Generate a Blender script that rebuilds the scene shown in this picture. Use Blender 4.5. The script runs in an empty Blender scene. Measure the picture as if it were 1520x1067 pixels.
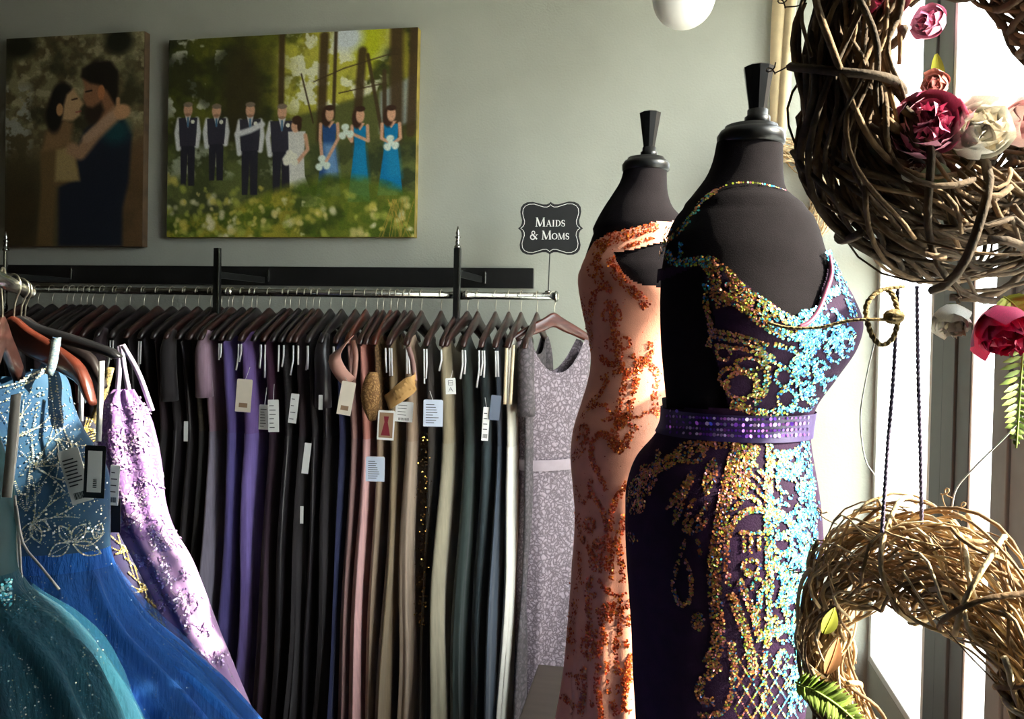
import bpy, math, random
import numpy as np
from mathutils import Vector, Matrix
from mathutils.bvhtree import BVHTree

scene = bpy.context.scene
COL = scene.collection
PI = math.pi
V = Vector

# ------------------------------------------------------------------ camera
F = 1150.0; CX, CY = 760.0, 497.0
CAM = V((0, 0, 1.6))
ROT = (Matrix.Rotation(math.radians(10.7), 3, 'Z') @ Matrix.Rotation(math.radians(90 - 0.9), 3, 'X')
       @ Matrix.Rotation(math.radians(1.15), 3, 'Z'))
cd = bpy.data.cameras.new('camera'); cam = bpy.data.objects.new('camera', cd); COL.objects.link(cam)
cd.sensor_width = 36; cd.lens = F / 1520 * 36; cd.shift_y = (CY - 533.5) / 1520; cd.clip_start = 0.02
cam.matrix_world = Matrix.Translation(CAM) @ ROT.to_4x4()
scene.camera = cam

# ------------------------------------------------------------------ sky, sun, exposure
w = bpy.data.worlds.new('sky'); scene.world = w; w.use_nodes = True
wn = w.node_tree.nodes; bg = wn['Background']
bg.inputs['Color'].default_value = (0.92, 0.96, 1.0, 1); bg.inputs['Strength'].default_value = 10.5
sl = bpy.data.lights.new('sun', 'SUN'); sl.energy = 24; sl.angle = 0.012; sl.color = (1.0, 0.9, 0.74)
so = bpy.data.objects.new('sun', sl); COL.objects.link(so)
_az, _el = math.radians(4), math.radians(31)      # sunlight enters through the side window
so.rotation_euler = V((-math.cos(_el) * math.cos(_az), math.cos(_el) * math.sin(_az), -math.sin(_el))).to_track_quat('-Z', 'Y').to_euler()
so.location = (6, 1, 5)
vs = scene.view_settings
vs.view_transform = 'Standard'; vs.look = 'None'; vs.gamma = 1; vs.use_curve_mapping = False; vs.exposure = 0.35

# ------------------------------------------------------------------ helpers
def ray(px, py):
    return ROT @ V(((px - CX) / F, -(py - CY) / F, -1))
def atY(px, py, Y):
    d = ray(px, py); return CAM + d * (Y / d.y)
def atX(px, py, X):
    d = ray(px, py); return CAM + d * (X / d.x)
def atD(px, py, D):
    return CAM + ray(px, py) * D
def proj(p):
    c = ROT.transposed() @ (V(p) - CAM); return (CX + F * c.x / -c.z, CY - F * c.y / -c.z)
def s2l(c):
    return tuple(((x / 12.92) if x <= 0.04045 else ((x + 0.055) / 1.055) ** 2.4) for x in c)
def rgb(r, g, b):
    return s2l((r / 255, g / 255, b / 255))
def lerp(a, b, t): return a + (b - a) * t
def interp(tab, x):
    if x <= tab[0][0]: return tab[0][1:]
    for a, b in zip(tab, tab[1:]):
        if x <= b[0]:
            t = (x - a[0]) / (b[0] - a[0]); return tuple(lerp(p, q, t) for p, q in zip(a[1:], b[1:]))
    return tab[-1][1:]
def smooth_tab(tab, n):
    """Catmull-Rom resample of a table of tuples keyed by the first column."""
    P = np.array(tab, float); xs = np.linspace(P[0, 0], P[-1, 0], n); out = []
    m = np.gradient(P[:, 1:], P[:, 0], axis=0)
    for x in xs:
        i = min(max(np.searchsorted(P[:, 0], x) - 1, 0), len(P) - 2)
        h = P[i + 1, 0] - P[i, 0]; t = (x - P[i, 0]) / h
        v = ((2*t**3 - 3*t**2 + 1) * P[i, 1:] + (t**3 - 2*t**2 + t) * h * m[i] + (-2*t**3 + 3*t**2) * P[i + 1, 1:] + (t**3 - t**2) * h * m[i + 1])
        out.append((x,) + tuple(v))
    return out
def spline(pts, n):
    pts = [V(p) for p in pts]
    if len(pts) < 3: return [pts[0].lerp(pts[-1], i / (n - 1)) for i in range(n)]
    q = [pts[0] * 2 - pts[1]] + pts + [pts[-1] * 2 - pts[-2]]; out = []
    for k in range(n):
        s = k / (n - 1) * (len(pts) - 1); i = min(int(s), len(pts) - 2); t = s - i
        a, b, c, d = q[i:i + 4]
        out.append(0.5 * ((2 * b) + (c - a) * t + (2 * a - 5 * b + 4 * c - d) * t * t + (3 * b - a - 3 * c + d) * t ** 3))
    return out

class MB:
    def __init__(s): s.v = []; s.f = []; s.c = []
    def add(s, vs, fs):
        o = len(s.v); s.v += [tuple(p) for p in vs]; s.f += [tuple(i + o for i in f) for f in fs]; return s
    def tube(s, pts, r, n=6, closed=False, flat=None):
        pts = [V(p) for p in pts]; m = len(pts); rings = []
        tan = []
        for i in range(m):
            a = pts[(i - 1) % m] if (closed or i > 0) else pts[i]; b = pts[(i + 1) % m] if (closed or i < m - 1) else pts[i]
            t = (b - a); tan.append(t.normalized() if t.length > 1e-9 else V((0, 0, 1)))
        up = V((0, 0, 1)) if abs(tan[0].z) < 0.9 else V((1, 0, 0))
        u = tan[0].cross(up).normalized()
        for i in range(m):
            u = (u - tan[i] * u.dot(tan[i])); u = u.normalized() if u.length > 1e-6 else tan[i].orthogonal().normalized()
            w_ = tan[i].cross(u); rr = r[i] if hasattr(r, '__len__') else r
            rings.append([pts[i] + (u * math.cos(2 * PI * k / n) + w_ * math.sin(2 * PI * k / n)) * rr for k in range(n)])
        return s.loft(rings, cap=not closed, wrap=closed)
    def loft(s, rings, cap=True, wrap=False, close=True):
        n = len(rings[0]); m = len(rings); vs_ = [p for r_ in rings for p in r_]; fs = []
        for i in range(m if wrap else m - 1):
            j = (i + 1) % m
            for k in range(n if close else n - 1):
                l = (k + 1) % n
                fs.append((i * n + k, i * n + l, j * n + l, j * n + k))
        if cap and not wrap:
            fs.append(tuple(reversed(range(n)))); fs.append(tuple(range((m - 1) * n, m * n)))
        return s.add(vs_, fs)
    def box(s, c, d, R=None):
        c = V(c); vs_ = []
        for x in (-1, 1):
            for y in (-1, 1):
                for z in (-1, 1):
                    p = V((x * d[0] / 2, y * d[1] / 2, z * d[2] / 2)); vs_.append(c + (R @ p if R else p))
        return s.add(vs_, [(0, 1, 3, 2), (4, 6, 7, 5), (0, 4, 5, 1), (2, 3, 7, 6), (0, 2, 6, 4), (1, 5, 7, 3)])
    def lathe(s, prof, c=(0, 0, 0), n=24, R=None):
        c = V(c); rings = []
        for r_, z in prof:
            rings.append([c + (R @ V((r_ * math.cos(2 * PI * k / n), r_ * math.sin(2 * PI * k / n), z)) if R else V((r_ * math.cos(2 * PI * k / n), r_ * math.sin(2 * PI * k / n), z))) for k in range(n)])
        return s.loft(rings)
    def band(s, pts, wid, w, t):
        """flat strap along pts; wid = vector(s) across its width"""
        pts = [V(p) for p in pts]; rings = []; m = len(pts)
        for i in range(m):
            a = pts[max(i - 1, 0)]; b = pts[min(i + 1, m - 1)]; tn = (b - a).normalized()
            wv = V(wid[i] if isinstance(wid, list) else wid); wv = (wv - tn * wv.dot(tn))
            wv = wv.normalized() if wv.length > 1e-6 else tn.orthogonal().normalized()
            nv = tn.cross(wv); ww = (w[i] if hasattr(w, '__len__') else w) / 2
            rings.append([pts[i] + wv * ww + nv * t / 2, pts[i] - wv * ww + nv * t / 2, pts[i] - wv * ww - nv * t / 2, pts[i] + wv * ww - nv * t / 2])
        return s.loft(rings)
    def prism(s, pts, thick, O, U, W, N):
        """outline in the U/W plane, extruded along N"""
        n = len(pts); a = [O + U * x + W * y for x, y in pts]; b = [p + N * thick for p in a]
        return s.add(a + b, [tuple(reversed(range(n))), tuple(range(n, 2 * n))] + [(i, (i + 1) % n, n + (i + 1) % n, n + i) for i in range(n)])
    def build(s, name, m, parent=None, smooth=True, bevel=0, colors=None):
        me = bpy.data.meshes.new(name); off = V((0, 0, 0))
        o = bpy.data.objects.new(name, me); COL.objects.link(o)
        vs_ = s.v
        if parent is not None:
            off = wloc(parent); o.parent = parent
            vs_ = [(x - off.x, y - off.y, z - off.z) for x, y, z in s.v]
        me.from_pydata(vs_, [], s.f); me.materials.append(m)
        if colors is not None:
            ca = me.color_attributes.new('Col', 'FLOAT_COLOR', 'POINT')
            arr = np.ones((len(s.v), 4), np.float32); arr[:, :3] = np.array(colors, np.float32); ca.data.foreach_set('color', arr.ravel())
        if smooth: me.polygons.foreach_set('use_smooth', [True] * len(me.polygons))
        me.update()
        if bevel:
            b = o.modifiers.new('bevel', 'BEVEL'); b.width = bevel; b.segments = 2; b.limit_method = 'ANGLE'
            me.polygons.foreach_set('use_smooth', [False] * len(me.polygons))
        return o
def wloc(o):
    p = V((0, 0, 0))
    while o is not None: p = p + o.location; o = o.parent
    return p
def thing(name, label, cat, loc=(0, 0, 0), group=None):
    o = bpy.data.objects.new(name, None); COL.objects.link(o); o.location = V(loc); o.empty_display_size = 0.05
    return tag(o, label, cat, group)
def tag(o, label, cat, group=None):
    o['label'] = label; o['category'] = cat
    if group: o['group'] = group
    return o
def struct(o): o['kind'] = 'structure'; return o
def stuff(o): o['kind'] = 'stuff'; return o
def copy_tree(o, parent=None):
    c = o.copy(); COL.objects.link(c); c.parent = parent
    for ch in list(o.children): copy_tree(ch, c)
    return c

# ------------------------------------------------------------------ materials
def mat(name, c, rough=0.6, metal=0.0, var=0.0, vscale=20.0, bump=0.0, bscale=200.0, sheen=0.0, c2=None, alpha=1.0, stretch=None, coat=0.0, spec=0.5):
    m = bpy.data.materials.new(name); m.use_nodes = True; nt = m.node_tree; N = nt.nodes; L = nt.links
    p = N['Principled BSDF']; p.inputs['Roughness'].default_value = rough; p.inputs['Metallic'].default_value = metal
    p.inputs['Specular IOR Level'].default_value = spec
    p.inputs['Base Color'].default_value = (*c, 1)
    if sheen: p.inputs['Sheen Weight'].default_value = sheen; p.inputs['Sheen Roughness'].default_value = 0.4
    if coat: p.inputs['Coat Weight'].default_value = coat; p.inputs['Coat Roughness'].default_value = 0.1
    if alpha < 1: p.inputs['Alpha'].default_value = alpha
    tc = N.new('ShaderNodeTexCoord'); vec = tc.outputs['Object']
    if stretch:
        mp = N.new('ShaderNodeMapping'); mp.inputs['Scale'].default_value = stretch; L.new(vec, mp.inputs['Vector']); vec = mp.outputs['Vector']
    if var or c2:
        nz = N.new('ShaderNodeTexNoise'); nz.inputs['Scale'].default_value = vscale; nz.inputs['Detail'].default_value = 5; L.new(vec, nz.inputs['Vector'])
        rp = N.new('ShaderNodeValToRGB'); rp.color_ramp.elements[0].position = 0.35; rp.color_ramp.elements[1].position = 0.65
        a = c if c2 else tuple(x * (1 - var) for x in c); b = c2 if c2 else tuple(min(x * (1 + var), 1) for x in c)
        rp.color_ramp.elements[0].color = (*a, 1); rp.color_ramp.elements[1].color = (*b, 1)
        L.new(nz.outputs['Fac'], rp.inputs['Fac']); L.new(rp.outputs['Color'], p.inputs['Base Color'])
    if bump:
        n2 = N.new('ShaderNodeTexNoise'); n2.inputs['Scale'].default_value = bscale; n2.inputs['Detail'].default_value = 3; L.new(vec, n2.inputs['Vector'])
        bp = N.new('ShaderNodeBump'); bp.inputs['Strength'].default_value = bump; bp.inputs['Distance'].default_value = 0.004
        L.new(n2.outputs['Fac'], bp.inputs['Height']); L.new(bp.outputs['Normal'], p.inputs['Normal'])
    return m
def colmat(name, rough=0.5, metal=0.0, emit=0.0, coat=0.0, spec=0.5):
    m = bpy.data.materials.new(name); m.use_nodes = True; N = m.node_tree.nodes; p = N['Principled BSDF']
    a = N.new('ShaderNodeVertexColor'); a.layer_name = 'Col'; m.node_tree.links.new(a.outputs['Color'], p.inputs['Base Color'])
    p.inputs['Roughness'].default_value = rough; p.inputs['Metallic'].default_value = metal; p.inputs['Specular IOR Level'].default_value = spec
    if coat: p.inputs['Coat Weight'].default_value = coat
    return m
def lacemat(name, c, dark, scale=60.0, bump=0.8):
    """corded lace: flowers and cells from two Voronoi layers, relief from the same pattern"""
    m = bpy.data.materials.new(name); m.use_nodes = True; nt = m.node_tree; N = nt.nodes; L = nt.links; p = N['Principled BSDF']
    p.inputs['Roughness'].default_value = 0.75
    tc = N.new('ShaderNodeTexCoord'); nz = N.new('ShaderNodeTexNoise'); nz.inputs['Scale'].default_value = scale * 0.5
    L.new(tc.outputs['Object'], nz.inputs['Vector'])
    mx = N.new('ShaderNodeMixRGB'); mx.inputs['Fac'].default_value = 0.04; L.new(tc.outputs['Object'], mx.inputs[1]); L.new(nz.outputs['Color'], mx.inputs[2])
    v1 = N.new('ShaderNodeTexVoronoi'); v1.feature = 'DISTANCE_TO_EDGE'; v1.inputs['Scale'].default_value = scale; L.new(mx.outputs['Color'], v1.inputs['Vector'])
    rp = N.new('ShaderNodeValToRGB'); e = rp.color_ramp.elements; e[0].position = 0.03; e[0].color = (*dark, 1); e[1].position = 0.3; e[1].color = (*c, 1)
    L.new(v1.outputs['Distance'], rp.inputs['Fac']); L.new(rp.outputs['Color'], p.inputs['Base Color'])
    bp = N.new('ShaderNodeBump'); bp.inputs['Strength'].default_value = bump; bp.inputs['Distance'].default_value = 0.006
    L.new(rp.outputs['Color'], bp.inputs['Height']); L.new(bp.outputs['Normal'], p.inputs['Normal'])
    return m
def tullemat(name, c, alpha=0.35, glit=0.0):
    m = bpy.data.materials.new(name); m.use_nodes = True; nt = m.node_tree; N = nt.nodes; L = nt.links
    p = N['Principled BSDF']; p.inputs['Base Color'].default_value = (*c, 1); p.inputs['Roughness'].default_value = 0.8
    p.inputs['Sheen Weight'].default_value = 0.08; p.inputs['Alpha'].default_value = alpha
    return m
def glassmat(name):
    m = bpy.data.materials.new(name); m.use_nodes = True; nt = m.node_tree; N = nt.nodes; L = nt.links
    N.remove(N['Principled BSDF']); out = N['Material Output']
    t = N.new('ShaderNodeBsdfTransparent'); t.inputs['Color'].default_value = (0.96, 0.98, 0.97, 1)
    g = N.new('ShaderNodeBsdfGlossy'); g.inputs['Roughness'].default_value = 0.02
    lw = N.new('ShaderNodeLayerWeight'); pw = N.new('ShaderNodeMath'); pw.operation = 'POWER'; pw.inputs[1].default_value = 5; L.new(lw.outputs['Facing'], pw.inputs[0])
    fr = N.new('ShaderNodeMath'); fr.operation = 'MULTIPLY_ADD'; fr.inputs[1].default_value = 0.8; fr.inputs[2].default_value = 0.04; L.new(pw.outputs[0], fr.inputs[0])
    mx = N.new('ShaderNodeMixShader'); L.new(fr.outputs[0], mx.inputs[0]); L.new(t.outputs[0], mx.inputs[1]); L.new(g.outputs[0], mx.inputs[2]); L.new(mx.outputs[0], out.inputs[0])
    return m

M = {}
M['wall'] = mat('painted_plaster', rgb(164, 166, 153), 0.85, var=0.03, vscale=6, bump=0.3, bscale=110)
M['wall_dark'] = mat('shop_wall_taupe', rgb(104, 100, 94), 0.85, var=0.04)
M['ceiling'] = mat('ceiling_paint', rgb(156, 154, 147), 0.9, var=0.03)
M['floor'] = mat('dark_floorboards', rgb(70, 56, 46), 0.5, var=0.25, vscale=4, stretch=(1, 8, 1))
M['frame_white'] = mat('white_window_paint', rgb(214, 214, 208), 0.5, var=0.03)
M['frame_dark'] = mat('dark_grey_window_frame', rgb(64, 70, 70), 0.5, var=0.05)
M['frame_grey'] = mat('grey_window_frame', rgb(98, 106, 106), 0.5, var=0.05)
M['glass'] = glassmat('clear_glass')
M['pavement'] = mat('pale_concrete', rgb(205, 202, 192), 0.9, var=0.08, vscale=2)
M['black_board'] = mat('black_painted_wood', rgb(22, 22, 22), 0.45, var=0.2, bump=0.1, bscale=80)
M['chrome'] = mat('brushed_chrome', rgb(170, 172, 165), 0.22, 1.0, var=0.08, vscale=30)
M['steel_dark'] = mat('dark_steel', rgb(70, 72, 70), 0.3, 0.9, var=0.1)
M['wire'] = mat('hook_wire', rgb(196, 192, 172), 0.28, 1.0)
M['wood_hanger'] = mat('walnut_hanger_wood', rgb(50, 29, 25), 0.35, var=0.35, vscale=18, stretch=(1, 1, 6), coat=0.3)
M['wood_hanger_red'] = mat('mahogany_hanger_wood', rgb(78, 34, 23), 0.35, var=0.3, vscale=14, stretch=(1, 1, 6), coat=0.4)
M['wood_dark'] = mat('black_hanger_wood', rgb(34, 28, 28), 0.35, var=0.3, coat=0.3)
M['black_plastic'] = mat('black_plastic', rgb(26, 26, 28), 0.3, var=0.1)
M['ribbon_white'] = mat('white_ribbon', rgb(226, 226, 224), 0.5, var=0.04)
M['paper'] = mat('white_card', rgb(226, 226, 222), 0.7, var=0.03)
M['paper_blue'] = mat('bluish_card', rgb(206, 216, 232), 0.6, var=0.03)
M['paper_cream'] = mat('cream_card', rgb(228, 216, 196), 0.7, var=0.03)
M['ink'] = mat('printed_ink', rgb(60, 60, 62), 0.8)
M['ink_tan'] = mat('printed_tan', rgb(150, 120, 92), 0.8)
M['ink_maroon'] = mat('printed_maroon', rgb(116, 26, 36), 0.8)
M['sign_black'] = mat('sign_black', rgb(30, 31, 31), 0.55, var=0.08)
M['sign_white'] = mat('sign_white_paint', rgb(228, 228, 222), 0.6)
M['form'] = mat('black_jersey', rgb(19, 14, 17), 0.92, var=0.15, vscale=60, bump=0.25, bscale=700, spec=0.12)
M['form_cap'] = mat('black_gloss_plastic', rgb(13, 14, 15), 0.3, var=0.1, spec=0.3)
M['bench'] = mat('dark_walnut_top', rgb(58, 48, 42), 0.5, var=0.15, vscale=6, stretch=(1, 6, 1))
M['twine'] = mat('jute_twine', rgb(150, 128, 84), 0.9, var=0.25, vscale=120, bump=0.6, bscale=300)
M['twine_purple'] = mat('violet_cord', rgb(108, 98, 122), 0.8, var=0.2, vscale=200, bump=0.6, bscale=400)
M['nylon'] = mat('clear_nylon_line', rgb(226, 226, 222), 0.3)
M['globe'] = mat('opal_globe', rgb(226, 224, 216), 0.35, var=0.02)
M['satin_cream'] = mat('cream_satin_ribbon', rgb(236, 214, 168), 0.4, var=0.06, sheen=0.3)

# ------------------------------------------------------------------ the room
WY = 3.2                      # back wall
WX = atY(1301, 478, WY).x     # window wall
ZC, XL, YF = 3.15, -5.0, -3.2
def slab(name, a, b, m, parent=None):
    a, b = V(a), V(b); mb = MB(); mb.box((a + b) / 2, b - a); return mb.build(name, m, parent, smooth=False)
struct(slab('floor', (XL, YF, -0.1), (WX + 0.04, WY + 0.1, 0), M['floor']))
struct(slab('ceiling', (XL, YF, ZC), (WX + 0.04, WY + 0.1, ZC + 0.1), M['ceiling']))
struct(slab('wall_back', (XL, WY, 0), (WX + 0.03, WY + 0.1, ZC), M['wall']))
struct(slab('wall_left', (XL - 0.1, YF, 0), (XL, WY + 0.1, ZC), M['wall_dark']))
struct(slab('wall_front', (XL, YF - 0.1, 0), (WX + 0.04, YF, ZC), M['wall_dark']))
struct(slab('pavement', (WX + 0.05, -30, -0.25), (60, 40, -0.15), M['pavement']))
# window wall: sill wall, head wall, mullions and panes
Z0, Z1 = 0.32, 2.95
yb = lambda px: atX(px, 560, WX).y
m1a, m1b = yb(1384), yb(1441); m2a, m2b = yb(1478), yb(1530)
wr = struct(bpy.data.objects.new('wall_right', None)); COL.objects.link(wr)
slab('sill_wall', (WX, YF, 0), (WX + 0.04, WY, Z0), M['wall'], wr)
slab('head_wall', (WX, YF, Z1), (WX + 0.04, WY, ZC), M['wall'], wr)
slab('shading_pier', (WX, YF, Z0), (WX + 0.04, m2b - 1.3, Z1), M['wall'], wr)  # unseen solid wall in place of a window, widened to shade the near gowns
ZT = atX(1480, 330, WX).z
def window(n, y0, y1, z0, z1, fm, t=0.035):
    o = struct(bpy.data.objects.new('window_%d' % n, None)); COL.objects.link(o); o.location = (WX + 0.05, (y0 + y1) / 2, z0)
    for a, b, c, d in ((y0, y0 + t, z0, z1), (y1 - t, y1, z0, z1), (y0 + t, y1 - t, z0, z0 + t), (y0 + t, y1 - t, z1 - t, z1)):
        mb = MB(); mb.box((WX + 0.015, (a + b) / 2, (c + d) / 2), (0.03, b - a, d - c)); mb.build('window_frame', fm, o, bevel=0.004)
    mb = MB(); mb.box((WX + 0.02, (y0 + y1) / 2, (z0 + z1) / 2), (0.006, y1 - y0 - 2 * t, z1 - z0 - 2 * t)); mb.build('pane', M['glass'], o, smooth=False)
    return o
def post(n, y0, y1, z0, z1, m, steps=3):
    o = struct(bpy.data.objects.new('trim_%d' % n, None)); COL.objects.link(o); o.location = (WX + 0.05, (y0 + y1) / 2, z0)
    for i in range(steps):
        a = lerp(y0, y1, i / steps); b = lerp(y0, y1, (i + 1) / steps); dx = (0.0, 0.006, 0.003, 0.006)[i % 4]
        mb = MB(); mb.box((WX + 0.015 - dx / 2, (a + b) / 2, (z0 + z1) / 2), (0.03 + dx, b - a - 0.003, z1 - z0)); mb.build('moulding', m, o, bevel=0.004)
    return o
u1a, u1b = atX(1371, 150, WX).y, atX(1414, 150, WX).y
post(1, m1b, m1a, Z0, ZT, M['frame_dark'], 3)
post(2, m2b, m2a, Z0, ZT, M['frame_grey'], 2)
o = struct(slab('trim_3', (WX - 0.004, m2b - 1.2, ZT), (WX + 0.034, WY, ZT + 0.06), M['frame_grey']))
post(5, u1b, u1a, ZT + 0.06, Z1, M['frame_grey'], 2)
window(1, m1a, WY - 0.005, Z0, ZT, M['frame_white'], 0.03)
window(2, m2a, m1b, Z0, ZT, M['frame_white'], 0.012)
window(3, m2b - 1.2, m2b, Z0, ZT, M['frame_grey'], 0.05)
window(4, m2b - 1.2, u1b, ZT + 0.06, Z1, M['frame_white'], 0.02)
window(5, u1a, WY - 0.005, ZT + 0.06, Z1, M['frame_white'], 0.02)
post(4, m2b - 1.3, m2b - 1.2, Z0, Z1, M['frame_grey'], 1)

# building added out of view to block low sun from the rail and back wall
M['brick'] = mat('tan_brick_facade', rgb(150, 128, 108), 0.9, var=0.15, vscale=3)
M['dark_glass'] = mat('dark_window_glass', rgb(40, 48, 54), 0.1)
_tb = math.tan(math.radians(4)) * 14.2
def shade_building(label, y0, y1, h):
    t = thing('shade_building', label, 'shade_building', (18, (y0 + y1) / 2, -0.25))
    mb = MB(); mb.box((18, (y0 + y1) / 2, h / 2 - 0.125), (6, y1 - y0, h + 0.25)); mb.build('facade', M['brick'], t, smooth=False)
    mb = MB(); mb.box((18, (y0 + y1) / 2, h - 0.2), (6.2, y1 - y0 - 0.02, 0.3)); mb.build('cornice', M['frame_white'], t, bevel=0.03)
    y = y0 + 1.2
    while y < y1 - 1:
        z = 1.2
        while z < h - 2.2:
            mb = MB(); mb.box((14.98, y, z + 0.8), (0.08, 1.0, 1.6)); mb.build('window', M['dark_glass'], t, smooth=False); z += 3.1
        y += 2.4
shade_building('added out-of-view tan brick building across the street', 1.92 - _tb, 17, 15.5)

# street lamp across the road, seen through the glass
sp = atX(1516, 300, 14.0); stl = thing('street_lamp', 'slim grey street lamp post outside beyond the window glass', 'street lamp', (sp.x, sp.y, -0.15))
top = atX(1516, 86, 14.0)
mb = MB(); mb.tube([(sp.x, sp.y, -0.15), (sp.x, sp.y, top.z * 0.6), (sp.x, sp.y, top.z)], [0.07, 0.05, 0.04], 8); mb.build('pole', M['frame_grey'], stl)
mb = MB(); a = atX(1500, 150, 14.0); mb.box((sp.x, sp.y - 0.0, a.z), (0.16, 0.6, 0.3)); mb.tube([(sp.x, sp.y, a.z + 0.1), (sp.x, a.y, a.z + 0.1)], 0.03, 6); mb.build('lamp_head', M['frame_grey'], stl, bevel=0.03)

# ------------------------------------------------------------------ rail along the back wall
RY = 2.85
r0, r1 = atY(-60, 432, RY), atY(824, 440, RY); RZ = r1.z
bb0, bb1 = atY(14, 392, WY - 0.02), atY(792, 398, WY - 0.02); bz = atY(792, 428, WY - 0.02).z
bd = thing('wall_board', 'long black board fixed along the wall behind the rail', 'board', (bb1.x, WY, bz))
mb = MB(); mb.box(((bb0.x - 0.35 + bb1.x) / 2, WY - 0.0115, (bb1.z + bz) / 2), (bb1.x - bb0.x + 0.35, 0.021, bb1.z - bz)); mb.build('plank', M['black_board'], bd, bevel=0.002)
for px in (105, 398, 720):
    p = atY(px, 405, WY - 0.03); mb = MB(); mb.box((p.x, WY - 0.027, (bb1.z + bz) / 2), (0.008, 0.01, 0.05)); mb.build('bracket_plate', M['chrome'], bd, bevel=0.001)
rail = thing('garment_rail', 'chrome clothes rail with upright posts running along the grey wall', 'clothes rail', (r1.x, RY, RZ))
mb = MB(); mb.tube([(r0.x - 0.3, RY, RZ), (r1.x, RY, RZ)], 0.0145, 16); mb.build('tube', M['chrome'], rail)
mb = MB(); mb.tube([(r1.x, RY, RZ), (r1.x + 0.004, RY, RZ), (r1.x + 0.01, RY, RZ)], [0.021, 0.022, 0.018], 16); mb.build('end_cap', M['chrome'], rail)
for px, t, b_, wd, fin in ((8, 372, 470, 0.010, 1), (322, 368, 483, 0.027, 0), (678, 368, 492, 0.026, 1)):
    p = atY(px, 436, RY - 0.034); zt, zb = atY(px, t, RY - 0.034).z, atY(px, b_, RY - 0.034).z
    mb = MB(); mb.box((p.x, RY - 0.034, (zt + zb) / 2), (wd, 0.016, zt - zb)); po = mb.build('post', M['chrome'] if px == 8 else M['steel_dark'], rail, bevel=0.002)
    if px != 8:
        mb = MB(); mb.box((p.x + wd * 0.33, RY - 0.0435, (zt + zb) / 2), (wd * 0.28, 0.003, zt - zb)); mb.build('edge_strip', M['chrome'], rail, bevel=0.0005)
    if fin:
        s = 0.8 if px == 8 else 1.0
        mb = MB(); mb.lathe([(0.001, 0.082), (0.005, 0.07), (0.0085, 0.055), (0.006, 0.046), (0.012, 0.04), (0.006, 0.034), (0.009, 0.022), (0.0075, 0.012), (0.013, 0.006), (0.013, 0)][::-1], (p.x, RY - 0.034, zt), 12)
        mb.build('finial', M['chrome'], rail)
    q = atY(px + 4, 405, WY - 0.03)
    mb = MB(); mb.box((p.x + wd * 0.4, (RY + WY) / 2 - 0.03, p.z + 0.075), (0.012, WY - RY - 0.005, 0.026)); mb.build('bracket_arm', M['steel_dark'], rail, bevel=0.002)
    mb = MB(); mb.box((p.x, RY - 0.034, zb + 0.04), (wd * 1.15, 0.019, 0.02)); mb.build('collar', M['chrome'], rail, bevel=0.002)
    mb = MB(); mb.tube([(p.x - wd * 0.2, RY - 0.002, RZ), (p.x + 0.05, RY - 0.002, RZ)], 0.0175, 14); mb.build('rail_clamp', M['chrome'], rail)

# ------------------------------------------------------------------ wall sign
sg_o = atY(817, 339, RY); sgn = thing('rail_sign', 'black scalloped sign lettered MAIDS and MOMS on a thin stem', 'sign', (sg_o.x, RY, RZ))
U, W_, NN = V((1, 0, 0)), V((0, 0, 1)), V((0, -1, 0))
q = [(0, 188), (10, 178), (28, 170), (55, 170), (90, 179), (130, 189), (170, 186), (198, 172), (214, 150), (219, 118), (213, 85), (205, 58), (207, 34), (216, 14), (234, 0)]
out = q + [(x, -y) for x, y in q[-2::-1]] + [(-x, -y) for x, y in q[1:]] + [(-x, y) for x, y in q[-2:0:-1]]
sc = atY(818, 339, RY - 0.0).x - atY(817, 339, RY - 0.0).x; sc = sc / 4.85
pts = [(x * sc, y * sc) for x, y in out]
mb = MB(); mb.prism(pts, 0.006, sg_o, U, W_, NN); mb.build('plaque', M['sign_black'], sgn, smooth=False)
inn = []
for x, y in out:
    l = math.hypot(x, y); k = (l - 20) / l; inn.append((x * k, y * k))
loop = [sg_o + U * (x * sc) + W_ * (y * sc) + NN * 0.0066 for x, y in inn]
mb = MB(); mb.tube(loop, 0.0011, 6, closed=True); mb.build('border_line', M['sign_white'], sgn)
mb = MB(); mb.tube([sg_o + W_ * (-186 * sc) + NN * 0.003, V((sg_o.x - 0.003, RY - 0.003, RZ + 0.012))], 0.0022, 8); mb.build('stem', M['steel_dark'], sgn)
mb = MB(); mb.lathe([(0.012, 0), (0.012, 0.006), (0.005, 0.009)], (sg_o.x - 0.003, RY - 0.003, RZ + 0.0135), 12); mb.build('stem_foot', M['chrome'], sgn)
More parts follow.
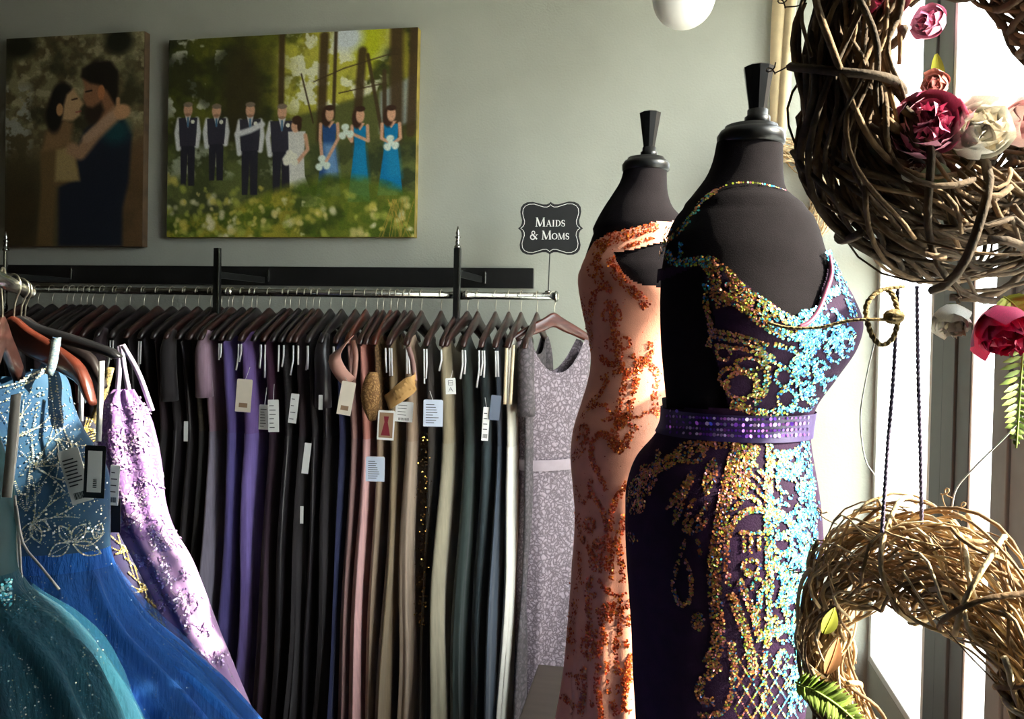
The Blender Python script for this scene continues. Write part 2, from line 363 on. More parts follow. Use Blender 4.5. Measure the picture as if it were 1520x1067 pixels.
# serif capitals as strokes: (polyline, width) in a 1-high box
def arc(cx, cy, rx, ry, a0, a1, n=12): return [(cx + rx * math.cos(math.radians(lerp(a0, a1, i / (n - 1)))), cy + ry * math.sin(math.radians(lerp(a0, a1, i / (n - 1))))) for i in range(n)]
TH, TN, SF = 0.17, 0.065, 0.05
GL = {
 'M': (1.12, [([(0.12, 0), (0.16, 1)], TN), ([(0.16, 1), (0.54, 0.02)], TH), ([(0.54, 0.02), (0.94, 1)], TN), ([(0.92, 1), (0.98, 0)], TH), ([(0.0, 0.02), (0.26, 0.02)], SF), ([(0.82, 0.02), (1.12, 0.02)], SF), ([(0.03, 0.98), (0.22, 0.98)], SF), ([(0.86, 0.98), (1.07, 0.98)], SF)]),
 'A': (0.92, [([(0.14, 0), (0.46, 1)], TN), ([(0.44, 1), (0.78, 0)], TH), ([(0.24, 0.34), (0.64, 0.34)], TN), ([(0.0, 0.02), (0.28, 0.02)], SF), ([(0.62, 0.02), (0.94, 0.02)], SF)]),
 'I': (0.42, [([(0.2, 0), (0.2, 1)], TH), ([(0.04, 0.02), (0.36, 0.02)], SF), ([(0.04, 0.98), (0.36, 0.98)], SF)]),
 'D': (0.86, [([(0.2, 0), (0.2, 1)], TH), (arc(0.3, 0.5, 0.46, 0.47, -90, 90), [TN, TN, 0.08, 0.11, 0.15, TH, TH, 0.15, 0.11, 0.08, TN, TN]), ([(0.02, 0.03), (0.32, 0.03)], SF), ([(0.02, 0.97), (0.32, 0.97)], SF)]),
 'S': (0.62, [(arc(0.3, 0.73, 0.21, 0.24, 20, 230, 8) + [(0.36, 0.47)] + arc(0.3, 0.26, 0.23, 0.25, 50, -160, 8), [TN, TN, 0.08, 0.1, 0.13, 0.14, 0.15, TH, TH, TH, 0.14, 0.12, 0.1, 0.08, TN, TN, TN]), ([(0.5, 0.72), (0.51, 0.95)], SF), ([(0.07, 0.05), (0.08, 0.28)], SF)]),
 'O': (0.92, [(arc(0.45, 0.5, 0.38, 0.46, 0, 360, 25), [TH if abs(math.cos(2 * PI * i / 24)) > 0.7 else TN + 0.03 for i in range(25)])]),
 '&': (1.0, [(arc(0.42, 0.76, 0.17, 0.2, -40, 230, 12), 0.09), ([(0.29, 0.62), (0.86, 0.02)], TH), (arc(0.36, 0.28, 0.26, 0.27, 100, 320, 12), 0.12), ([(0.55, 0.1), (0.84, 0.56)], TN), ([(0.68, 0.56), (0.98, 0.56)], SF), ([(0.55, 0.64), (0.34, 0.52)], TN)]),
}
def glyph(mb, ch, x0, y0, h):
    wd, st = GL[ch]
    for pl, w0 in st:
        n = len(pl); L_, R_ = [], []
        for i, (x, y) in enumerate(pl):
            a = pl[max(i - 1, 0)]; b = pl[min(i + 1, n - 1)]; dx, dy = b[0] - a[0], b[1] - a[1]; l = math.hypot(dx, dy) or 1
            ww = (w0[i] if isinstance(w0, list) else w0) / 2
            L_.append((x - dy / l * ww, y + dx / l * ww)); R_.append((x + dy / l * ww, y - dx / l * ww))
        vs_ = []
        for k in (0, 1):
            for P in (L_, R_):
                vs_ += [sg_o + U * (x0 + x * h) + W_ * (y0 + y * h) + NN * (0.0061 + 0.0012 * k) for x, y in P]
        fs = []
        for i in range(n - 1):
            fs.append((2 * n + i, 3 * n + i, 3 * n + i + 1, 2 * n + i + 1)); fs.append((i, i + 1, 2 * n + i + 1, 2 * n + i)); fs.append((n + i, 3 * n + i, 3 * n + i + 1, n + i + 1))
        mb.add(vs_, fs)
    return wd * h
def text(word, y0, H, h, xw):
    tot = sum(GL[c][0] * (H if k == 0 or c == '&' or (k and word[k - 1] == ' ') else h) if c != ' ' else 0.3 * H for k, c in enumerate(word)) + 0.05 * H * (len(word) - 1)
    x = xw - tot / 2
    for k, c in enumerate(word):
        if c == ' ': x += 0.35 * H; continue
        hh = H if (k == 0 or c == '&' or word[k - 1] == ' ') else h
        mb = MB(); wd = glyph(mb, c, x, y0, hh); mb.build('letter', M['sign_white'], sgn, smooth=False); x += wd + 0.05 * H
text('MAIDS', 12 * sc, 64 * sc, 46 * sc, 0)
text('& MOMS', -80 * sc, 62 * sc, 45 * sc, -4 * sc)

# ------------------------------------------------------------------ printed canvases
rs = np.random.RandomState(7)
def fbm(H, Wd, f, octv=4):
    out = np.zeros((H, Wd)); amp = 1.0; tot = 0
    for o_ in range(octv):
        g = rs.rand(f + 2, int(f * Wd / H) + 3); yy = np.linspace(0, f, H); xx = np.linspace(0, int(f * Wd / H), Wd)
        y0 = yy.astype(int); x0 = xx.astype(int); ty = (yy - y0)[:, None]; tx = (xx - x0)[None, :]
        ty = ty * ty * (3 - 2 * ty); tx = tx * tx * (3 - 2 * tx)
        a = g[y0][:, x0]; b = g[y0][:, x0 + 1]; c = g[y0 + 1][:, x0]; d = g[y0 + 1][:, x0 + 1]
        out += amp * ((a * (1 - tx) + b * tx) * (1 - ty) + (c * (1 - tx) + d * tx) * ty); tot += amp; amp *= 0.55; f *= 2
    return out / tot
class Paint:
    def __init__(s, Wd, H):
        s.W, s.H = Wd, H; s.a = np.zeros((H, Wd, 3)); s.y, s.x = np.mgrid[0:H, 0:Wd]; s.x = s.x / (Wd - 1); s.y = s.y / (H - 1); s.asp = Wd / H
    def put(s, mask, c):
        s.a = s.a * (1 - mask[..., None]) + np.array(c)[None, None] / 255.0 * mask[..., None]
    def ell(s, cx, cy, rx, ry, c, soft=0.15, rot=0, op=1.0):
        dx, dy = (s.x - cx) * s.asp, s.y - cy; r_ = math.radians(rot); u = dx * math.cos(r_) + dy * math.sin(r_); v = -dx * math.sin(r_) + dy * math.cos(r_)
        d = np.sqrt((u / (rx * s.asp)) ** 2 + (v / ry) ** 2); s.put(np.clip((1 - d) / soft + 0.5, 0, 1) * op, c)
    def poly(s, pts, c, soft=0.004, op=1.0):
        # even-odd inside test with a softened edge
        ins = np.zeros(s.x.shape, bool); dist = np.full(s.x.shape, 9.0); n = len(pts)
        for i in range(n):
            (x1, y1), (x2, y2) = pts[i], pts[(i + 1) % n]
            if y1 != y2: ins ^= ((y1 > s.y) != (y2 > s.y)) & (s.x < (x2 - x1) * (s.y - y1) / (y2 - y1) + x1)
            ax, ay, bx, by = x1 * s.asp, y1, x2 * s.asp, y2; L2 = (bx - ax) ** 2 + (by - ay) ** 2 + 1e-12
            t = np.clip(((s.x * s.asp - ax) * (bx - ax) + (s.y - ay) * (by - ay)) / L2, 0, 1)
            dist = np.minimum(dist, np.hypot(s.x * s.asp - ax - t * (bx - ax), s.y - ay - t * (by - ay)))
        sd = np.where(ins, dist, -dist); s.put(np.clip(sd / soft + 0.5, 0, 1) * op, c)
    def line(s, pts, wd, c, op=1.0):
        dist = np.full(s.x.shape, 9.0)
        for (x1, y1), (x2, y2) in zip(pts, pts[1:]):
            ax, ay, bx, by = x1 * s.asp, y1, x2 * s.asp, y2; L2 = (bx - ax) ** 2 + (by - ay) ** 2 + 1e-12
            t = np.clip(((s.x * s.asp - ax) * (bx - ax) + (s.y - ay) * (by - ay)) / L2, 0, 1)
            dist = np.minimum(dist, np.hypot(s.x * s.asp - ax - t * (bx - ax), s.y - ay - t * (by - ay)))
        s.put(np.clip((wd - dist) / (wd * 0.5 + 0.001), 0, 1) * op, c)
    def noise(s, f, lo, hi, mask, c, op=1.0, octv=4):
        n = fbm(s.H, s.W, f, octv); s.put(np.clip((n - lo) / (hi - lo), 0, 1) * mask * op, c)

def group_picture():
    P = Paint(330, 272); one = np.ones(P.x.shape); X, Y = P.x, P.y
    P.a[:] = np.array((46, 50, 22)) / 255
    P.noise(6, 0.4, 0.62, one, (96, 98, 30)); P.noise(14, 0.46, 0.66, one, (70, 74, 24), 0.7)
    up = np.clip((0.45 - Y) / 0.1, 0, 1)
    P.noise(9, 0.45, 0.6, up * np.clip((X - 0.25) / 0.4, 0, 1), (150, 140, 44), 0.8)
    P.noise(7, 0.42, 0.56, up * np.clip((X - 0.42) / 0.1, 0, 1) * np.clip((0.95 - X) / 0.1, 0, 1), (196, 190, 70), 0.85)
    P.noise(16, 0.52, 0.6, up * np.clip((X - 0.44) / 0.1, 0, 1) * np.clip((0.9 - X) / 0.06, 0, 1), (226, 226, 196), 0.9)
    P.noise(12, 0.6, 0.66, up * np.clip((0.28 - X) / 0.1, 0, 1), (206, 206, 190), 0.8)
    P.noise(5, 0.46, 0.6, np.clip((0.5 - Y) / 0.1, 0, 1) * np.clip((0.35 - X) / 0.2, 0, 1), (30, 32, 20), 0.7)
    P.ell(0.81, 0.05, 0.06, 0.12, (176, 182, 30), 0.8); P.ell(0.73, 0.03, 0.06, 0.07, (206, 214, 214), 0.7)
    P.ell(0.31, 0.3, 0.08, 0.26, (52, 44, 24), 0.7, op=0.8)
    P.poly([(0.5, 0.42), (0.74, 0.34), (0.9, 0.28), (0.9, 0.56), (0.5, 0.56)], (86, 90, 44), 0.02)
    P.poly([(0.86, 0.3), (1.0, 0.22), (1.0, 0.44), (0.86, 0.5)], (150, 158, 160), 0.02, 0.8)
    for pts, wd in (([(0.47, 0), (0.47, 0.4)], 0.02), ([(0.64, 0.02), (0.63, 0.55)], 0.03), ([(0.685, 0), (0.68, 0.42)], 0.012), ([(0.79, 0.1), (0.765, 0.6)], 0.028), ([(0.81, 0.12), (0.87, 0.5)], 0.012), ([(0.875, 0.2), (0.88, 0.5)], 0.014), ([(0.92, 0), (0.925, 0.55)], 0.04), ([(0.99, 0), (0.98, 0.5)], 0.03), ([(0.55, 0.2), (0.6, 0.44)], 0.006), ([(0.6, 0.24), (0.72, 0.18), (0.9, 0.12)], 0.005), ([(0.7, 0.3), (0.88, 0.26)], 0.005)):
        P.line(pts, wd, (66, 50, 28), 0.92)
    low = np.clip((Y - 0.52) / 0.05, 0, 1)
    P.put(low * 0.85, (66, 72, 40)); P.noise(12, 0.45, 0.62, low, (96, 104, 52), 0.8); P.noise(16, 0.52, 0.66, low * np.clip((0.72 - Y) / 0.05, 0, 1) * np.clip((0.55 - X) / 0.1, 0, 1), (170, 176, 150), 0.8)
    P.noise(14, 0.45, 0.6, low * np.clip((X - 0.55) / 0.1, 0, 1), (44, 52, 30), 0.8)
    skin, dark, white, hair = (204, 156, 124), (38, 36, 44), (206, 206, 204), (58, 36, 24)
    def man(cx, top, h, wd, cross=False):
        v = lambda k: top + h * k
        P.poly([(cx - wd * .62, v(.5)), (cx + wd * .62, v(.5)), (cx + wd * .6, v(1)), (cx + wd * .08, v(1)), (cx, v(.62)), (cx - wd * .12, v(1)), (cx - wd * .55, v(1))], dark)
        P.line([(cx - wd * .75, v(.2)), (cx - wd * .95, v(.36)), (cx - wd * .78, v(.55))], 0.017, white); P.line([(cx + wd * .75, v(.2)), (cx + wd * .92, v(.36)), (cx + wd * .78, v(.52))], 0.017, white)
        P.poly([(cx - wd * .8, v(.18)), (cx + wd * .8, v(.18)), (cx + wd * .66, v(.52)), (cx - wd * .66, v(.52))], (48, 46, 56))
        P.poly([(cx - wd * .25, v(.15)), (cx + wd * .25, v(.15)), (cx, v(.3))], white); P.line([(cx, v(.18)), (cx, v(.28))], 0.007, (70, 110, 140))
        P.ell(cx + wd * .4, v(.23), 0.008, 0.01, (226, 226, 210))
        if cross: P.line([(cx - wd * .95, v(.34)), (cx, v(.3)), (cx + wd * .9, v(.24))], 0.02, white)
        P.ell(cx, v(.085), 0.019, 0.036, skin, 0.3); P.ell(cx, v(.022), 0.020, 0.013, (124, 108, 92), 0.3); P.ell(cx, v(.145), 0.012, 0.008, (110, 76, 56), 0.6, op=0.5)
    man(0.085, 0.32, 0.42, 0.05); man(0.205, 0.335, 0.38, 0.05); man(0.345, 0.33, 0.46, 0.055, True); man(0.475, 0.345, 0.45, 0.06)
    # bride
    P.poly([(0.5, 0.48), (0.57, 0.48), (0.565, 0.6), (0.57, 0.7), (0.6, 0.79), (0.655, 0.82), (0.65, 0.85), (0.53, 0.855), (0.51, 0.76), (0.505, 0.6)], (206, 204, 194)); P.line([(0.57, 0.5), (0.58, 0.57), (0.54, 0.63)], 0.013, skin)
    P.ell(0.53, 0.455, 0.018, 0.03, skin, 0.3); P.ell(0.535, 0.425, 0.02, 0.022, hair, 0.3); P.ell(0.545, 0.45, 0.009, 0.03, hair, 0.3)
    for i in range(9): P.ell(0.505 + 0.025 * math.cos(i * 2.4) * (i % 3) / 2, 0.62 + 0.035 * math.sin(i * 2.4) * (i % 3) / 2, 0.014, 0.016, (222, 220, 200), 0.5)
    def maid(cx, top, h, wd, c, c2, bx, by):
        v = lambda k: top + h * k
        P.poly([(cx - wd * .5, v(.2)), (cx + wd * .5, v(.2)), (cx + wd * .4, v(.42)), (cx + wd * .85, v(1)), (cx - wd * .85, v(1)), (cx - wd * .4, v(.42))], c)
        P.poly([(cx - wd * .4, v(.42)), (cx + wd * .42, v(.42)), (cx + wd * .75, v(.8)), (cx - wd * .2, v(.78))], c2, 0.03, 0.8)
        P.line([(cx - wd * .6, v(.2)), (cx - wd * .62, v(.36)), (bx - 0.0, by)], 0.011, skin); P.line([(cx + wd * .55, v(.2)), (cx + wd * .62, v(.36)), (bx + 0.01, by)], 0.011, skin)
        P.poly([(cx - wd * .35, v(.17)), (cx + wd * .35, v(.17)), (cx, v(.25))], skin)
        P.ell(cx - .012, v(.12), 0.02, 0.05, hair, 0.3); P.ell(cx, v(.09), 0.0165, 0.036, skin, 0.3); P.ell(cx, v(.022), 0.019, 0.014, hair, 0.3)
        for i in range(7): P.ell(bx + 0.02 * math.cos(i * 2.2) * (i > 0), by + 0.025 * math.sin(i * 2.2) * (i > 0), 0.012, 0.015, (206, 220, 204), 0.5)
    maid(0.665, 0.36, 0.44, 0.058, (40, 74, 120), (120, 160, 200), 0.64, 0.64); maid(0.785, 0.37, 0.46, 0.052, (10, 116, 160), (22, 128, 170), 0.73, 0.49); maid(0.905, 0.37, 0.43, 0.058, (8, 112, 158), (24, 126, 166), 0.905, 0.55)
    bot = np.clip((Y - (0.78 + 0.1 * np.sin(X * 5 + 1.2))) / 0.05, 0, 1)
    P.put(bot * 0.8, (96, 110, 26)); P.noise(9, 0.42, 0.6, bot, (52, 66, 20), 0.8)
    r = random.Random(3)
    P.noise(10, 0.46, 0.6, bot * np.clip((0.75 - X) / 0.3, 0.25, 1), (176, 160, 52), 0.75); P.noise(22, 0.5, 0.62, bot, (74, 96, 22), 0.6)
    for i in range(95):
        x = r.random() ** 1.15; y = 0.8 + 0.2 * r.random()
        if x < 0.5 and r.random() < 0.3: y -= 0.1
        s_ = 0.004 + 0.009 * r.random(); c_ = r.choice(((206, 190, 120), (196, 180, 84), (214, 206, 168), (160, 164, 70)))
        for k in range(4): P.ell(x + r.gauss(0, s_ * 0.9), y + r.gauss(0, s_ * 1.2), s_, s_ * 1.3, c_, 0.9, op=0.55)
    for i in range(14): P.line([(0.86 + 0.14 * r.random(), 1.0), (0.88 + 0.12 * r.random(), 0.82)], 0.003, (170, 140, 60), 0.7)
    P.a *= (0.92 + 0.16 * rs.rand(*P.x.shape))[..., None]
    return P
def couple_picture():
    P = Paint(200, 310); one = np.ones(P.x.shape); X, Y = P.x, P.y
    P.a[:] = np.array((84, 74, 48)) / 255
    top = np.clip((0.62 - Y) / 0.2, 0, 1)
    P.noise(14, 0.42, 0.62, top, (132, 126, 88), 0.9); P.noise(26, 0.52, 0.66, top, (168, 160, 122), 0.7); P.noise(8, 0.5, 0.66, top, (46, 44, 26), 0.75)
    P.noise(22, 0.52, 0.6, np.clip((0.22 - X) / 0.06, 0, 1) * np.clip((Y - 0.2) / 0.05, 0, 1) * np.clip((0.58 - Y) / 0.05, 0, 1), (150, 150, 136), 0.9)
    P.ell(0.82, 0.04, 0.1, 0.06, (30, 30, 18), 0.6); P.ell(0.1, 0.04, 0.12, 0.06, (36, 36, 22), 0.7)
    P.put(np.clip((Y - 0.45) / 0.3, 0, 1) * np.clip((0.4 - X) / 0.2, 0, 1), (54, 46, 28))
    P.put(np.clip((Y - 0.4) / 0.15, 0, 1) * np.clip((X - 0.7) / 0.1, 0, 1), (98, 74, 48)); P.noise(10, 0.4, 0.6, np.clip((Y - 0.6) / 0.2, 0, 1), (66, 52, 30), 0.5)
    navy, dk = (26, 30, 40), (24, 20, 16)
    # jacket
    P.poly([(0.58, 0.45), (0.66, 0.41), (0.86, 0.4), (0.92, 0.48), (0.9, 0.7), (0.86, 0.82), (0.86, 1), (0.4, 1), (0.4, 0.72), (0.52, 0.55)], navy, 0.02)
    P.ell(0.8, 0.46, 0.1, 0.06, (28, 76, 78), 0.9, op=0.75)
    # woman's dress and hair
    P.poly([(0.26, 0.55), (0.34, 0.5), (0.5, 0.5), (0.55, 0.68), (0.38, 0.72), (0.36, 1.0), (0.24, 1.0), (0.27, 0.72)], (104, 82, 50), 0.02)
    P.poly([(0.38, 0.54), (0.5, 0.52), (0.55, 0.69), (0.37, 0.69)], (158, 136, 88), 0.02)
    P.poly([(0.3, 0.46), (0.42, 0.38), (0.5, 0.42), (0.48, 0.52), (0.27, 0.55)], (130, 100, 66), 0.025)
    P.ell(0.42, 0.31, 0.09, 0.09, dk, 0.3); P.ell(0.36, 0.38, 0.06, 0.08, dk, 0.4)
    P.poly([(0.45, 0.28), (0.5, 0.25), (0.535, 0.29), (0.575, 0.325), (0.55, 0.35), (0.55, 0.38), (0.5, 0.405), (0.42, 0.4), (0.43, 0.33)], (184, 150, 108), 0.014)
    P.ell(0.4, 0.35, 0.025, 0.03, (186, 140, 92), 0.3); P.line([(0.49, 0.305), (0.525, 0.3)], 0.006, (60, 40, 26)); P.line([(0.52, 0.365), (0.555, 0.36)], 0.005, (150, 80, 66))
    # man's head
    P.poly([(0.56, 0.2), (0.62, 0.17), (0.74, 0.2), (0.8, 0.3), (0.8, 0.4), (0.68, 0.42), (0.6, 0.35), (0.57, 0.3), (0.58, 0.25)], (140, 98, 68), 0.012)
    P.poly([(0.55, 0.2), (0.56, 0.16), (0.64, 0.13), (0.76, 0.13), (0.82, 0.18), (0.82, 0.28), (0.8, 0.34), (0.74, 0.27), (0.68, 0.24), (0.62, 0.23)], (30, 24, 18), 0.015)
    P.poly([(0.59, 0.34), (0.64, 0.345), (0.7, 0.32), (0.72, 0.36), (0.68, 0.42), (0.62, 0.425), (0.585, 0.39)], (40, 28, 20), 0.02); P.ell(0.7, 0.275, 0.025, 0.035, (176, 112, 70), 0.3); P.line([(0.59, 0.27), (0.63, 0.265)], 0.006, (30, 20, 14))
    # arm round his neck
    P.line([(0.5, 0.54), (0.55, 0.56), (0.66, 0.47), (0.82, 0.37)], 0.042, (160, 124, 92)); P.line([(0.6, 0.49), (0.78, 0.39)], 0.03, (176, 142, 112)); P.ell(0.85, 0.37, 0.06, 0.035, (192, 146, 104), 0.4, rot=-30); P.line([(0.82, 0.34), (0.82, 0.31)], 0.012, (186, 142, 100))
    P.a *= (0.92 + 0.16 * rs.rand(*P.x.shape))[..., None]
    return P
M['print'] = colmat('canvas_print', 0.75, spec=0.25)
M['canvas_edge'] = mat('canvas_edge_print', rgb(104, 92, 40), 0.8, c2=rgb(160, 140, 60), vscale=12)
M['canvas_edge_dark'] = mat('dark_canvas_edge_print', rgb(80, 62, 40), 0.8, var=0.3, vscale=12)
def canvas(name, label, x0, x1, z0, z1, P, em, gain):
    dpt = 0.038; t = thing(name, label, 'canvas print', ((x0 + x1) / 2, WY, z0))
    mb = MB(); mb.box(((x0 + x1) / 2, WY - dpt / 2 - 0.001, (z0 + z1) / 2), (x1 - x0, dpt, z1 - z0)); mb.build('stretched_edge', em, t, bevel=0.003)
    xs = np.linspace(x0 + 0.001, x1 - 0.001, P.W); zs = np.linspace(z1 - 0.001, z0 + 0.001, P.H); mb = MB()
    gx, gz = np.meshgrid(xs, zs); vv = np.stack([gx.ravel(), np.full(gx.size, WY - dpt - 0.0025), gz.ravel()], 1)
    idx = np.arange(P.W * P.H).reshape(P.H, P.W); a = idx[:-1, :-1].ravel(); b = idx[1:, :-1].ravel(); c = idx[1:, 1:].ravel(); d = idx[:-1, 1:].ravel()
    mb.v = vv.tolist(); mb.f = np.stack([a, b, c, d], 1).tolist()
    col = np.clip(P.a.reshape(-1, 3) * gain, 0, 1); col = np.where(col <= 0.04045, col / 12.92, ((col + 0.055) / 1.055) ** 2.4)
    mb.build('print', M['print'], t, smooth=False, colors=col)
CYW = WY - 0.04
p0, p1 = atY(249, 205, CYW), atY(618, 196, CYW); za, zb = atY(618, 40, CYW).z, atY(618, 352, CYW).z
canvas('canvas_print', 'canvas photo of a wedding party standing in sunlit woods', p0.x, p1.x, zb, za, group_picture(), M['canvas_edge'], 1.0)
p0, p1 = atY(8, 205, CYW), atY(213, 205, CYW); za, zb = atY(213, 46, CYW).z, atY(213, 366, CYW).z
canvas('canvas_print', 'dim sepia canvas photo of an embracing couple', p0.x, p1.x, zb, za, couple_picture(), M['canvas_edge_dark'], 1.0)

# ------------------------------------------------------------------ globe pendant and bench
g = atD(1015, -4, 2.5); gl = thing('pendant_lamp', 'white opal globe pendant lamp hanging near the wall', 'lamp', (g.x, g.y, ZC))
R_ = 0.1
mb = MB(); mb.lathe([(max(R_ * math.sin(a), 0.0005), -R_ * math.cos(a)) for a in np.linspace(0.0, PI - 0.3, 24)], g, 32); mb.build('globe', M['globe'], gl)
mb = MB(); mb.lathe([(0.035, R_ * 0.93), (0.035, R_ * 1.2), (0.012, R_ * 1.35)], g, 20); mb.tube([g + V((0, 0, R_ * 1.3)), V((g.x, g.y, ZC))], 0.006, 8); mb.build('fitting', M['steel_dark'], gl)
bx0 = atY(799, 985, 2.42); zb_ = bx0.z
bn = thing('display_bench', 'low dark brown bench top between the rail and the orange gown', 'bench', (bx0.x + 0.35, 2.1, 0))
mb = MB(); mb.box((bx0.x + 0.33, 2.2, zb_ - 0.02), (0.66, 0.44, 0.04)); mb.build('bench_top', M['bench'], bn, bevel=0.004)
for sx in (0.05, 0.61):
    for sy in (2.03, 2.37):
        mb = MB(); mb.box((bx0.x + sx, sy, (zb_ - 0.04) / 2), (0.05, 0.05, zb_ - 0.04)); mb.build('leg', M['bench'], bn, bevel=0.003)

# ------------------------------------------------------------------ hangers
def hanger_parts(t, half, drop, hc, he, hook_h, wood, wire=None, tk=0.018, tipcurl=0.0):
    """parts of a hanger in the Y-Z plane of its own frame; the rail centre is the origin"""
    wire = wire or M['wire']; c = V((0, 0, 0)); r = 0.0195
    pts = [c + V((0, r * math.sin(a), r * math.cos(a))) for a in np.linspace(-1.9, 2.5, 14)] + [V((0, 0.004, -r * 1.6)), V((0, 0, -hook_h - 0.006))]
    mb = MB(); mb.tube(pts, 0.0017, 6); hk = mb.build('hook', wire); hk.parent = t
    rings = []; n = 30
    for i in range(n + 1):
        y = lerp(-half, half, i / n); k = abs(y) / half
        zt = -hook_h - drop * (k ** 1.35) + (0.012 * math.exp(-(y / 0.03) ** 2)); hh = lerp(hc, he, min(1, k * 1.2)); e = 1.0 if k < 0.93 else max(0.25, math.sqrt(max(0, 1 - ((k - 0.93) / 0.07) ** 2)))
        zc = zt - hh / 2 - tipcurl * max(0, k - 0.85); hh *= e; th = tk * (0.8 + 0.5 * k) * (0.6 + 0.4 * e)
        rings.append([V((th / 2 * math.copysign(abs(math.cos(a)) ** 0.6, math.cos(a)), y, zc + hh / 2 * math.copysign(abs(math.sin(a)) ** 0.7, math.sin(a)))) for a in np.linspace(0, 2 * PI, 10, endpoint=False)])
    mb = MB(); mb.loft(rings); b = mb.build('hanger_arms', wood); b.parent = t
    return t
HZ = RZ
def rack_hanger(proto, x, rz, label, group):
    h = copy_tree(proto); h.location = (x, RY, HZ); h.rotation_euler = (0, 0, rz); h['label'] = label; h['group'] = group; return h

# ------------------------------------------------------------------ gowns on the rail
def fab(name, c, kind='chiffon'):
    if kind == 'lace': return lacemat(name, c, tuple(x * 0.45 for x in c), 55)
    if kind == 'satin': return mat(name, c, 0.35, var=0.08, vscale=8, sheen=0.3, stretch=(1, 1, 0.2))
    return mat(name, c, 0.85, var=0.1, vscale=25, sheen=0.35, stretch=(6, 6, 0.4), bump=0.15, bscale=60)
def gown(name, label, x, rz, mtop, mskirt, a=(0.02, 0.026, 0.02, 0.034, 0.045), b=(0.185, 0.165, 0.135, 0.17, 0.23), zs=(-0.125, -0.3, -0.55, -1.0, -1.692),
         neck=0.10, pleat=0.16, np_=9, seed=0, group=None, sleeve=None, sway=0.0):
    """a gown hanging from a rail hanger: bodice, skirt, shoulder straps; own frame at the rail"""
    r = random.Random(seed); t = thing(name, label, 'gown', (x, RY, HZ), group); t.rotation_euler = (0, 0, rz)
    nth = 72; tab = [(-zs[i], a[i], b[i]) for i in range(5)]; ph = [r.uniform(0, 6.28) for _ in range(3)]; np_ = r.choice((6, 7, 8, 10)); kf = r.uniform(0.9, 1.12); b = tuple(q_ * (kf if i_ > 2 else 1) for i_, q_ in enumerate(b)); tab = [(-zs[i], a[i], b[i]) for i in range(5)]
    def ring(zf, top=False):
        aa, bb = interp(tab, -zf); out = []
        k = min(1, max(0, (-zf + zs[2]) / (zs[2] - zs[4]) + 0.12)) if zf < zs[2] else 0.1
        for i in range(nth):
            th = 2 * PI * i / nth; c, s_ = math.cos(th), math.sin(th)
            w1 = 1 + pleat * k * 2.2 * math.sin(np_ * th + ph[0] + 0.9 * math.sin(zf * 2 + ph[1])) + pleat * k * 0.8 * math.sin((2 * np_ + 1) * th + ph[2])
            w1 /= (1 + pleat * k * 2.6); xx = aa * math.copysign(abs(c) ** 0.75, c) * w1; yy = bb * math.copysign(abs(s_) ** 0.9, s_) * (1 + pleat * 0.25 * k * math.sin(np_ * th + ph[2]))
            out.append(V((xx + sway * max(0, -zf - 0.3) + aa * 0.22 * math.sin(zf * 5.5 + ph[1]) * min(1, -zf), yy + 0.012 * math.sin(zf * 4 + ph[2]) * min(1, -zf), zf)))
        return out
    # bodice with a scooped neckline
    rows = []; nz = 14
    for j in range(nz + 1):
        zf = lerp(zs[0], zs[2], j / nz); rg = ring(zf)
        if j < 8:
            f = 1 - j / 8
            for p in rg:
                k = abs(p.y) / b[0]
                dip = neck * max(0, 1 - (k / 0.72) ** 2) if k < 0.72 else 0.0; out_ = 0.22 * max(0, (k - 0.85)) * f
                p.z = p.z - (dip + 0.115 * min(1, k) ** 1.35 * 0.35) * f - out_
        rows.append(rg)
    mb = MB(); mb.loft(rows, cap=False); o = mb.build('bodice', mtop); o.parent = t
    rows = [ring(lerp(zs[2] + 0.006, zs[4], (j / 26) ** 0.9)) for j in range(27)]
    for p in rows[0]: p.x *= 1.08; p.y *= 1.02
    mb = MB(); mb.loft(rows, cap=False); o = mb.build('skirt', mskirt); o.parent = t
    if sleeve:
        for sgn_ in (-1, 1):
            mb = MB(); y0 = sgn_ * b[0] * 0.93
            pts = [V((0, y0 * 0.92, zs[0] - 0.03)), V((0, y0 * 1.06, zs[0] - 0.1)), V((0.004, y0 * 1.08, zs[0] - sleeve * 0.6)), V((0.006, y0 * 1.04, zs[0] - sleeve))]
            mb.tube(spline(pts, 10), [0.016, 0.022, 0.026, 0.028, 0.029, 0.029, 0.029, 0.03, 0.031, 0.032], 14); o = mb.build('sleeve', mtop); o.parent = t
    return t
def loops(t, yy, n, L0, seed, m=None, xo=0.0):
    """white hanging-loop ribbons over the hanger end, in the gown's own frame"""
    r = random.Random(seed)
    for i in range(n):
        mb = MB(); x = xo + r.uniform(-0.012, 0.012); L_ = L0 * r.uniform(0.7, 1.1); z0 = -0.2
        mb.band([V((x, yy - 0.004, z0)), V((x + 0.004, yy - 0.012, z0 - L_ * 0.5)), V((x + r.uniform(-.006, .008), yy - 0.012, z0 - L_))], V((1, 0.3, 0)), 0.0062, 0.0008)
        o = mb.build('hanging_loop', m or M['ribbon_white']); o.parent = t
